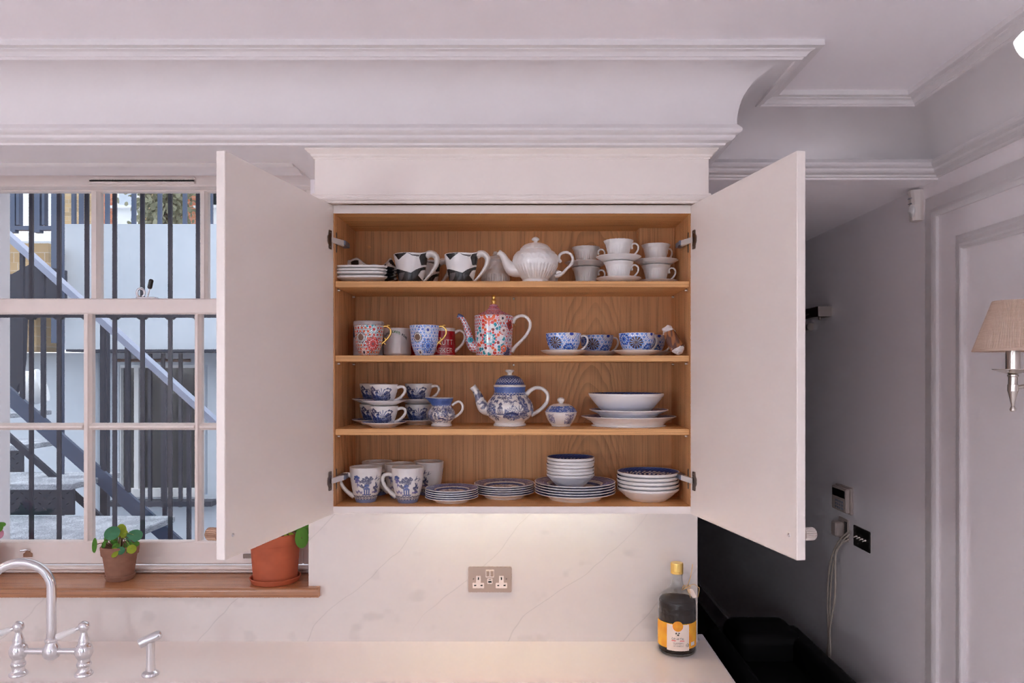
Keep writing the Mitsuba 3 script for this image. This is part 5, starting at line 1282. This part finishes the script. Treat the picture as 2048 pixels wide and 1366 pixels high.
# cable outlet and cables
k = thing('cable_outlet', 'white wall outlet with plugs and cables, under the alarm keypad', 'outlet')
part(k, 'face_plate', wallbox(3.115, 3.205, -.735, -.640, 0, .008, .002), 'dimmed_plastic')
part(k, 'plug', wallbox(3.150, 3.200, -.720, -.655, .008, .045, .006), 'dimmed_plastic')
part(k, 'recess', wallbox(3.120, 3.146, -.728, -.650, .0078, .0092), 'black_plastic')
for i, (pa, x1) in enumerate((((1699, 1062), [(1676, 1085), (1660, 1130), (1655, 1200), (1657, 1280), (1651, 1330), (1651, 1366), (1652, 1420)]), ((1699, 1068), [(1681, 1088), (1667, 1125), (1661, 1180), (1659, 1258), (1657, 1310), (1655, 1366), (1656, 1420)]), ((1698, 1078), [(1680, 1090), (1671, 1110), (1670, 1190), (1660, 1258), (1661, 1300), (1656, 1345), (1657, 1420)]))):
    k2 = thing('cable', ('leftmost white cable hanging from the wall outlet', 'middle white cable hanging from the wall outlet', 'rightmost white cable hanging from the wall outlet')[i], 'cable', 'cables hanging from the outlet')
    pts = []
    for n_, (a, b) in enumerate([pa] + x1):
        w = [.012, .03, .026, .02, .018, .018, .018, .018][n_]
        d = (XR - w - .006 * i) * F / (a - 1047)
        pts.append((XR - w - .006 * i, d, (745 - b) / F * d))
    pts.append((pts[-1][0], pts[-1][1], -H + .005))
    put(k2, tube(spline(np.array(pts), 6), .0042, 8), 'cable_white', smooth=True)
# black switch plate
k = thing('light_switch', 'square black switch plate with small toggles, right of the cable outlet', 'switch')
part(k, 'face_plate', wallbox(2.923, 3.066, -.735, -.648, 0, .006, .002), 'black_satin')
for i in range(4):
    y = 2.955 + i * .026
    part(k, 'toggle', tube([(XR - .006, y, -.690), (XR - .010, y, -.690), (XR - .020, y, -.695)], [.0055, .004, .003], 10), 'nickel', smooth=40)
    part(k, 'screw', (ball(.0022, (XR - .0065, y + .013, -.691), 1)), 'nickel')
# metal box with its lead, and the rail below it
k = thing('wall_box', 'small metal box with a lead, fixed to the dim right wall of the alcove', 'fitting')
part(k, 'body', bx(XR - .062, XR, 3.30, 3.46, .256, .304, .002), 'dark_steel')
part(k, 'end_cap', bx(XR - .063, XR - .001, 3.292, 3.301, .257, .303, .001), 'nickel')
part(k, 'stud', cyl((XR - .035, 3.34, .256), (XR - .035, 3.34, .243), .006, 12), 'dark_steel')
part(k, 'lead', tube(spline(np.array([(XR - .063, 3.40, .275), (XR - .09, 3.44, .273), (XR - .15, 3.5, .285), (XR - .26, 3.6, .31)]), 6), .004, 8), 'dark_steel', smooth=True)
k = thing('rail', 'round metal rail end below the small metal box in the alcove', 'rail')
part(k, 'rod', cyl((XR - .012, 3.50, .222), (XR - .012, 4.35, .222), .019, 20), 'nickel', smooth=40)
part(k, 'bracket', bx(XR - .02, XR, 3.9, 3.93, .205, .238), 'dark_steel')
# black armchair in the alcove
k = thing('armchair', 'black upholstered armchair in the dark alcove beyond the worktop', 'armchair')
def cushion(x0, x1, y0, y1, z0, z1, r):
    import manifold3d as m3
    s = m3.Manifold.batch_hull([m3.Manifold.sphere(r, 24).translate((a, b, c_)) for a in (x0 + r, x1 - r) for b in (y0 + r, y1 - r) for c_ in (z0 + r, z1 - r)])
    q = s.to_mesh(); return np.asarray(q.vert_properties[:, :3], float), np.asarray(q.tri_verts, int)
part(k, 'backrest', cushion(1.02, 1.375, 3.28, 3.62, -1.42, -1.262, .05) if False else cushion(0.99, 1.31, 3.34, 3.62, -1.55, -1.215, .055), 'black_leather', smooth=40)
part(k, 'seat', cushion(0.90, 1.33, 2.70, 3.40, -1.62, -1.34, .05), 'black_leather', smooth=40)
for x0, x1 in ((.88, .98), (1.25, 1.35)): part(k, 'arm', cushion(x0, x1, 2.68, 3.55, -1.60, -1.235 if x0 > 1 else -1.25, .04), 'black_leather', smooth=40)
for x in (.93, 1.33):
    for y in (2.75, 3.5): part(k, 'leg', cyl((x, y, -H), (x, y, -1.58), .02, 12), 'black_satin', smooth=40)
# wall light
k = thing('wall_light', 'nickel wall light with a pleated beige shade on the panelled right wall', 'wall light')
sx, sy = 1.29, 1.898
tw = at_w(sx, sy, 0)
pl_ = lambda r, z, th, i: .0012 * np.cos(th * 90)
sh = np.array([(.092, .057), (.046, .188)])
outer = resample(sh, .012); inner = outer[::-1] - [.0022, 0]
part(k, 'shade', lathe(np.vstack([outer, inner, outer[:1]]), 540, pl_), 'shade_fabric', smooth=True, tw=tw, label='pleated beige fabric shade')
for z0, r0 in ((.0555, .0935), (.182, .0485)):
    part(k, 'shade_trim', lathe([(r0 - .003, z0), (r0, z0), (r0 - .0022, z0 + .007), (r0 - .0052, z0 + .007), (r0 - .003, z0)], 96), 'shade_fabric', smooth=30, tw=tw)
part(k, 'candle_tube', lathe([(0, .005), (.0165, .005), (.0165, .075), (0, .075)], 40), 'nickel', smooth=35, tw=tw)
part(k, 'drip_pan', lathe([(0, -.004), (.010, -.004), (.030, .001), (.0475, .0075), (.048, .009), (.046, .009), (.030, .004), (0, .003)], 64), 'nickel', smooth=45, tw=tw)
part(k, 'stem', lathe([(0, -.104), (.006, -.102), (.0075, -.0975), (.005, -.091), (.0035, -.088), (.0045, -.084), (.0115, -.050), (.0125, -.049), (.0125, -.032), (.0105, -.031), (.0105, -.012), (.013, -.010), (.013, -.006), (.009, -.004), (0, -.004)], 32), 'nickel', smooth=40, tw=tw)
part(k, 'arm', tube(spline(np.array([(sx + .010, sy, -.040), (sx + .04, sy, -.036), (sx + .07, sy, -.046), (XR - .012, sy, -.046)]), 6), .0052, 12), 'nickel', smooth=True)
part(k, 'back_plate', rot(lathe([(0, 0), (.045, 0), (.045, .004), (.035, .010), (.02, .013), (0, .013)], 48), [0, 1, 0], -90), 'nickel', smooth=35, tw=at_w(XR, sy, -.046))
# white scalloped ornament hanging at the upper right edge
k = thing('hanging_lamp', 'white scalloped lamp just entering the upper right edge of the picture', 'lamp')
c = at(2077, 88, 1.62)
tw = at_w(c[0], 1.62, c[2])
q = part(k, 'shade', lathe(spline([(0, -.030), (.014, -.030), (.026, -.022), (.036, -.010), (.042, .006), (.043, .016), (.030, .030), (.012, .036), (0, .037)], 5), 144, lambda r, z, th, i: .0035 * np.abs(np.cos(th * 6)) * (r > .01)), 'bright_white', smooth=True, tw=tw)
scene[q]['emitter'] = {'type': 'area', 'radiance': {'type': 'rgb', 'value': [1.3, 1.3, 1.3]}}
part(k, 'rod', cyl((c[0], 1.62, c[2] + .035), (c[0], 1.62, ZC), .006, 12), 'nickel', smooth=40)

# ================================================================== OUTSIDE THE WINDOW
# bars in the window opening
k = thing('window_guard', 'dark iron bars fixed outside the sash window', 'window bars')
GD = 2.85
for i in range(13):
    px = 63 + 55.55 * (i - 2)
    x = (px - 1047) / F * GD
    if x < -2.0 or x > -.74: continue
    part(k, 'bar', bx(x - .0078, x + .0078, GD - .004, GD + .004, .2372, .745), 'black_paint')
    part(k, 'bar', bx(x - .0078, x + .0078, GD - .004, GD + .004, -.72, .2172), 'black_paint')
    part(k, 'collar', cat(bx(x - .016, x + .016, GD - .011, GD + .011, .2132, .2172), bx(x - .012, x + .012, GD - .009, GD + .009, .2092, .2132)), 'black_paint')
part(k, 'rail', bx(-2.07, -.735, GD - .012, GD + .012, .2172, .2372), 'black_paint')
part(k, 'rail', bx(-2.07, -.735, GD - .012, GD + .012, -.735, -.72), 'black_paint')
part(k, 'rail', bx(-2.07, -.735, GD - .012, GD + .012, .745, .75), 'black_paint')
# sunken yard
k = thing('yard_floor', 'grey paving of the sunken yard outside the window', 'paving')
put(k, bx(-5.2, 2.0, 2.92, 6.6, -2.1, -2.0), 'stone_tread')
# far side of the yard: white rendered wall with a ledge, basement window under it
WD = 5.4
k = thing('yard_wall', 'white rendered wall across the sunken yard behind the stair', 'wall')
put(k + '__upper', bx(at(126, 0, WD)[0], 0.5, WD, WD + .35, .17, (745 - 448) / F * WD), 'render_white')
part(k, 'ledge', bx(at(137, 0, WD)[0], 0.5, WD - .03, WD + .34, .155, .172), 'black_paint', label='dark ledge along the foot of the upper wall')
part(k, 'lower', cat(bx(-4.6, at(238, 0, 5.7)[0], 5.7, 6.0, -2.0, .155), bx(at(415, 0, 5.7)[0], .5, 5.7, 6.0, -2.0, .155), bx(at(238, 0, 5.7)[0], at(415, 0, 5.7)[0], 5.7, 6.0, .06, .155), bx(at(238, 0, 5.7)[0], at(415, 0, 5.7)[0], 5.7, 6.0, -2.0, -.97)), 'render_white')
part(k, 'retaining_wall', bx(-4.6, at(124, 0, 5.7)[0], 5.40, 5.69, .16, .9), 'stock_brick', label='brick retaining wall below the gate')
part(k, 'pipe', cyl((at(187, 0, 5.6)[0], 5.62, -1.9), (at(187, 0, 5.6)[0], 5.62, .15), .035, 16), 'render_white', smooth=40)
k = thing('basement_window', 'white framed basement window with dark glass across the yard', 'window')
d = 5.74
X = lambda px: at(px, 0, d)[0]
Zp = lambda py: (745 - py) / F * d
part(k, 'frame', cat(bx(X(238), X(246), d - .03, d + .05, Zp(990), Zp(726)), bx(X(272), X(281), d - .03, d + .05, Zp(990), Zp(726)), bx(X(400), X(412), d - .03, d + .05, Zp(990), Zp(726)), bx(X(238), X(412), d - .03, d + .05, Zp(736), Zp(722)), bx(X(238), X(412), d - .05, d + .05, Zp(992), Zp(976))), 'bright_white')
for a, b in ((246, 272), (281, 400)): part(k, 'pane', bx(X(a), X(b), d + .01, d + .018, Zp(978), Zp(735)), 'dark_glass')
part(k, 'blind', bx(X(281), X(400), d + .03, d + .035, Zp(800), Zp(735)), 'render_white')
part(k, 'curtain_pole', cyl((X(240), d - .06, Zp(721)), (X(388), d - .06, Zp(721)), .012, 12), 'stem_brown', smooth=40)
for i, px in enumerate((257, 300, 326, 361)):
    x = at(px, 0, 5.62)[0]
    part(k, 'grille_bar', bx(x - .012, x + .012, 5.61, 5.634, -1.05, .15), 'black_paint')
part(k, 'sill', bx(X(236), X(440), d - .16, d, Zp(1006), Zp(996)), 'black_paint')
# railing on top of the wall, house fronts beyond
k = thing('street_railing', 'row of dark street railings on top of the white yard wall', 'railing')
RD = 5.55
for i, px in enumerate((148, 163, 215, 268, 320, 370, 422, 474)):
    x = at(px, 0, RD)[0]
    part(k, 'bar', bx(x - .013, x + .013, RD - .013, RD + .013, 1.11, 2.3), 'rail_glare_paint')
part(k, 'rail', bx(at(126, 0, RD)[0], .4, RD - .012, RD + .012, 2.24, 2.28), 'rail_glare_paint')
k = thing('house', 'brick terraced house with white windows across the street', 'house')
HD = 13.0
hx = lambda px: at(px, 0, HD)[0]
hz = lambda py: (745 - py) / F * HD
part(k, 'front', bx(hx(124), 6, HD, HD + .3, 1.05, 7), 'stock_brick')
part(k, 'brick_pier', bx(hx(200), hx(233), HD - .12, HD, 1.05, 7), 'red_brick'); part(k, 'brick_pier', bx(hx(370), hx(398), HD - .12, HD, 1.05, 7), 'red_brick')
for a, b in ((233, 284), (402, 470)):
    wq = part(k, 'window', cat(bx(hx(a), hx(b), HD - .10, HD + .02, hz(470), hz(330)), bx(hx(a) - .05, hx(b) + .05, HD - .2, HD, hz(420), hz(416))), 'bright_white')
    part(wq, 'pane', bx(hx(a + 12), hx(b - 12), HD - .115, HD - .102, hz(412), hz(340)), 'dark_glass') if a > 300 else part(wq, 'pane', bx(hx(a + 12), hx(b - 12), HD - .115, HD - .102, hz(412), hz(340)), 'render_white')
k = thing('white_house', 'bright white house front beyond the street gate', 'house')
part(k, 'front', bx(hx(-260), hx(122), HD + .5, HD + .8, 1.6, 8), 'bright_white')
part(k, 'plinth', bx(hx(-260), hx(122), HD + .45, HD + .8, 1.05, 1.6), 'stock_brick')
k = thing('climbing_shrub', 'grey-green leafy shrub in front of the brick house', 'shrub')
g = np.random.default_rng(11); Lv = []
for _ in range(3000):
    p = g.normal(size=3) * [.30, .3, .62] + [at(326, 0, 11.8)[0], 11.8, hz(418)]
    if abs(p[0] - at(326, 0, 11.8)[0]) > .36 or p[2] < 1.12: continue
    Lv.append(leaf_disc(p, g.normal(size=3) + [0, -.6, .2], .022 + .02 * g.random(), up=(.1, .2, 1), aspect=1.4))
scene['leaf_grey'] = {'type': 'principledthin', 'base_color': {'type': 'rgb', 'value': C(150, 150, 128)}, 'roughness': .6, 'diff_trans': .6, 'eta': 1.4}
kk = part(k, 'foliage', cat(*Lv), 'leaf_grey'); labels[kk] = {'kind': 'stuff', 'label': 'grey-green leaves'}
part(k, 'trunk', cyl((at(326, 0, 11.9)[0], 11.9, 1.05), (at(326, 0, 11.9)[0], 11.9, hz(420)), .07, 10), 'stem_brown')
k = thing('street', 'pale pavement of the street beyond the yard', 'pavement')
put(k, bx(-9, 8, 5.76, 14, .9, 1.05), 'render_white')
# steel stair down into the yard
k = thing('metal_stair', 'dark steel stair with a sloping handrail going down into the yard', 'stair')
SD = 3.75
sx_ = lambda px: at(px, 0, SD)[0]
sz_ = lambda py: (745 - py) / F * SD
def slope_bar(p0, p1, d0, d1, th, px0=0):
    (a, b), (e, f_) = p0, p1
    P0, P1 = np.array([sx_(a), sz_(b)]), np.array([sx_(e), sz_(f_)])
    t = (P1 - P0) / np.linalg.norm(P1 - P0); n = np.array([-t[1], t[0]]) * th / 2
    return wallprism(Polygon([P0 + n, P1 + n, P1 - n, P0 - n]), d0, d1)
part(k, 'handrail', slope_bar((-40, 420), (470, 879), SD - .03, SD + .03, .030), 'rail_top', label='pale top of the handrail')
part(k, 'stringer', slope_bar((-20, 757), (400, 1130), SD - .01, SD + .01, .075), 'rail_glare_paint')
part(k, 'lower_stringer', slope_bar((0, 860), (300, 1126), SD - .0, SD + .02, .030), 'black_paint')
for px, y0 in ((45, 495), (87, 533), (207, 641), (255, 684), (330, 752), (378, 796)):
    part(k, 'baluster', bx(sx_(px) - .009, sx_(px) + .009, SD - .009, SD + .009, sz_(y0 + 335), sz_(y0 + 8)), 'black_paint')
part(k, 'post', bx(at(114, 0, 3.85)[0], at(127, 0, 3.85)[0], 3.85, 3.86, -2, (745 - 300) / F * 3.85), 'rail_glare_paint')
part(k, 'post', bx(at(200, 0, 3.87)[0], at(214, 0, 3.87)[0], 3.87, 3.90, -2, (745 - 642) / F * 3.87), 'black_paint')
part(k, 'side_plate', wallprism(Polygon([at(a, b, 4.05)[[0, 2]] for a, b in ((-60, 560), (24, 548), (60, 528), (128, 540), (128, 632), (49, 632), (46, 720), (40, 762), (24, 800), (-60, 820))]), 4.05, 4.08), 'black_paint')
tread_z = [(-.70, 3.02, 3.52, 262), (-.545, 3.52, 3.95, 168), (-.40, 3.95, 4.35, 66), (-.25, 4.35, 4.8, 30)]
principled('chequer_plate', C(44, 50, 64), 0.35, metallic=0.3, spec=0.6)
for z, d0, d1, pr_ in tread_z:
    x1 = at(pr_, 0, d0 + .1)[0]
    part(k, 'tread', bx(-3.2, x1, d0, d1, z - .03, z, .004), 'stone_tread', label='gritty pale tread')
    dm = []
    for i in range(22):
        for j in range(4):
            cx = x1 - .03 - i * .045 - .0225 * (j % 2); cz = z - .048 - j * .026
            w = .012
            q = np.array([(cx - w, d0 + .018, cz), (cx, d0 + .018, cz + .0035), (cx + w, d0 + .018, cz), (cx, d0 + .018, cz - .0035), (cx, d0 + .0125, cz)])
            f5 = np.array([(0, 1, 4), (1, 2, 4), (2, 3, 4), (3, 0, 4)])
            dm.append(rot((q, f5), [0, 1, 0], 35 if (i + j) % 2 else -35, (cx, d0 + .018, cz)))
    rq = part(k, 'riser', bx(-3.2, x1, d0 + .018, d0 + .03, z - .155, z - .03), 'chequer_plate', label='chequer-plate riser')
    kk = part(rq, 'raised_pattern', cat(*dm), 'chequer_plate'); labels[kk] = {'kind': 'stuff', 'label': 'raised lozenges of the chequer plate'}
k = thing('white_pipe', 'fat white pipe lying behind the steel stair', 'pipe')
part(k, 'barrel', tube([(at(-60, 0, 4.6)[0], 4.6, (745 - 768) / F * 4.6), (at(58, 0, 4.6)[0], 4.6, (745 - 772) / F * 4.6)], .095, 28), 'bright_white', smooth=40)
part(k, 'collar', tube([(at(50, 0, 4.6)[0], 4.58, (745 - 780) / F * 4.6), (at(82, 0, 4.6)[0], 4.62, (745 - 770) / F * 4.6)], .108, 28), 'bright_white', smooth=40)
k = thing('street_gate', 'dark street gate with tall bars at the head of the steel stair', 'gate')
d = 4.9
for px, w in ((27, .045), (39, .02), (62, .0), (77, .042), (90, .018)):
    x = at(px, 0, d)[0]
    if w: part(k, 'bar', bx(x - w / 2, x + w / 2, d - .02, d + .02, .95 if w > .03 else 1.0, 2.6), 'rail_glare_paint')
part(k, 'rail', bx(at(-40, 0, d)[0], at(112, 0, d)[0], d - .02, d + .02, (745 - 461) / F * d, (745 - 453) / F * d), 'rail_glare_paint')
part(k, 'post', bx(at(108, 0, d)[0], at(124, 0, d)[0], d - .03, d + .03, .2, 2.6), 'rail_glare_paint')
k = thing('street_steps', 'stone steps up to the street at the head of the stair', 'steps')
for i in range(3): part(k, 'step', bx(-4.4, at(122, 0, 5.38)[0], 5.0 + i * .12, 5.38, .45, .62 + i * .16), 'stock_brick')

# ================================================================== UNSEEN LAMPS, MOSTLY ADDED FILL (behind and beside the camera)
globe = lathe(np.vstack([[(0, -.17)], [(.17 * math.sin(a), -.17 * math.cos(a)) for a in np.linspace(.1, PI - .2, 22)], [(.03, .168), (0, .168)]]), 40)
for x, y, n_, em in ((-2.45, -1.0, 'left', FILL_LEFT), (-1.2, -2.8, 'rear', FILL_REAR), (1.0, -1.0, 'right', FILL_SIDE)):  # globes added as fill light, out of view
    k = thing('unseen_lamp', f'added white glass globe fill lamp behind the camera, the {n_} one', 'lamp', 'added globe lamps behind the camera')
    q = part(k, 'globe', globe, 'bright_white', smooth=True, tw=at_w(x, y, -.1))
    scene[q]['emitter'] = {'type': 'area', 'radiance': {'type': 'rgb', 'value': em}}
    part(k, 'rod', cyl((x, y, .06), (x, y, ZC), .008, 10), 'nickel')
k = thing('unseen_lamp', 'small warm globe lamp left of the picture, near the cornice', 'lamp')
q = part(k, 'globe', (globe[0] * .55, globe[1]), 'bright_white', smooth=True, tw=at_w(-2.85, 1.72, .5))
scene[q]['emitter'] = {'type': 'area', 'radiance': {'type': 'rgb', 'value': LAMP_WARM}}
part(k, 'rod', cyl((-2.85, 1.72, .58), (-2.85, 1.72, ZC), .006, 10), 'nickel')
for x, c_ in ((-1.6, 'left'), (-.5, 'middle'), (.6, 'right')):  # downlights added out of view to light the room
    for y, r_ in ((-.3, 'front'), (-1.6, 'back')):
        k = thing('added_downlight', f'added round recessed downlight behind the camera, {c_} one of the {r_} row', 'lamp', 'added ceiling downlights')
        part(k, 'trim', lathe([(.05, 0), (.062, 0), (.064, -.004), (.052, -.005), (.05, 0)], 32), 'trim_paint_dimmed', tw=at_w(x, y, ZC))
        q = part(k, 'lens', rot(lathe([(0, 0), (.049, 0), (.049, .002), (0, .002)], 32), [1, 0, 0], 180), 'bright_white', tw=at_w(x, y, ZC - .001))
        scene[q]['emitter'] = {'type': 'area', 'radiance': {'type': 'rgb', 'value': FILL_DOWN}}
k = thing('added_cupboard', 'added tall dark cupboard behind the camera for chrome reflections', 'cupboard')  # added out of view so the chrome mirrors something dark
part(k, 'carcass', bx(.78, 1.38, -3.38, -2.8, -H, .3, .004), 'alcove_shade_grey')
for x0, x1 in ((.79, 1.075), (1.085, 1.37)): part(k, 'door', bx(x0, x1, -2.8, -2.78, -H + .1, .29, .002), 'alcove_shade_grey')
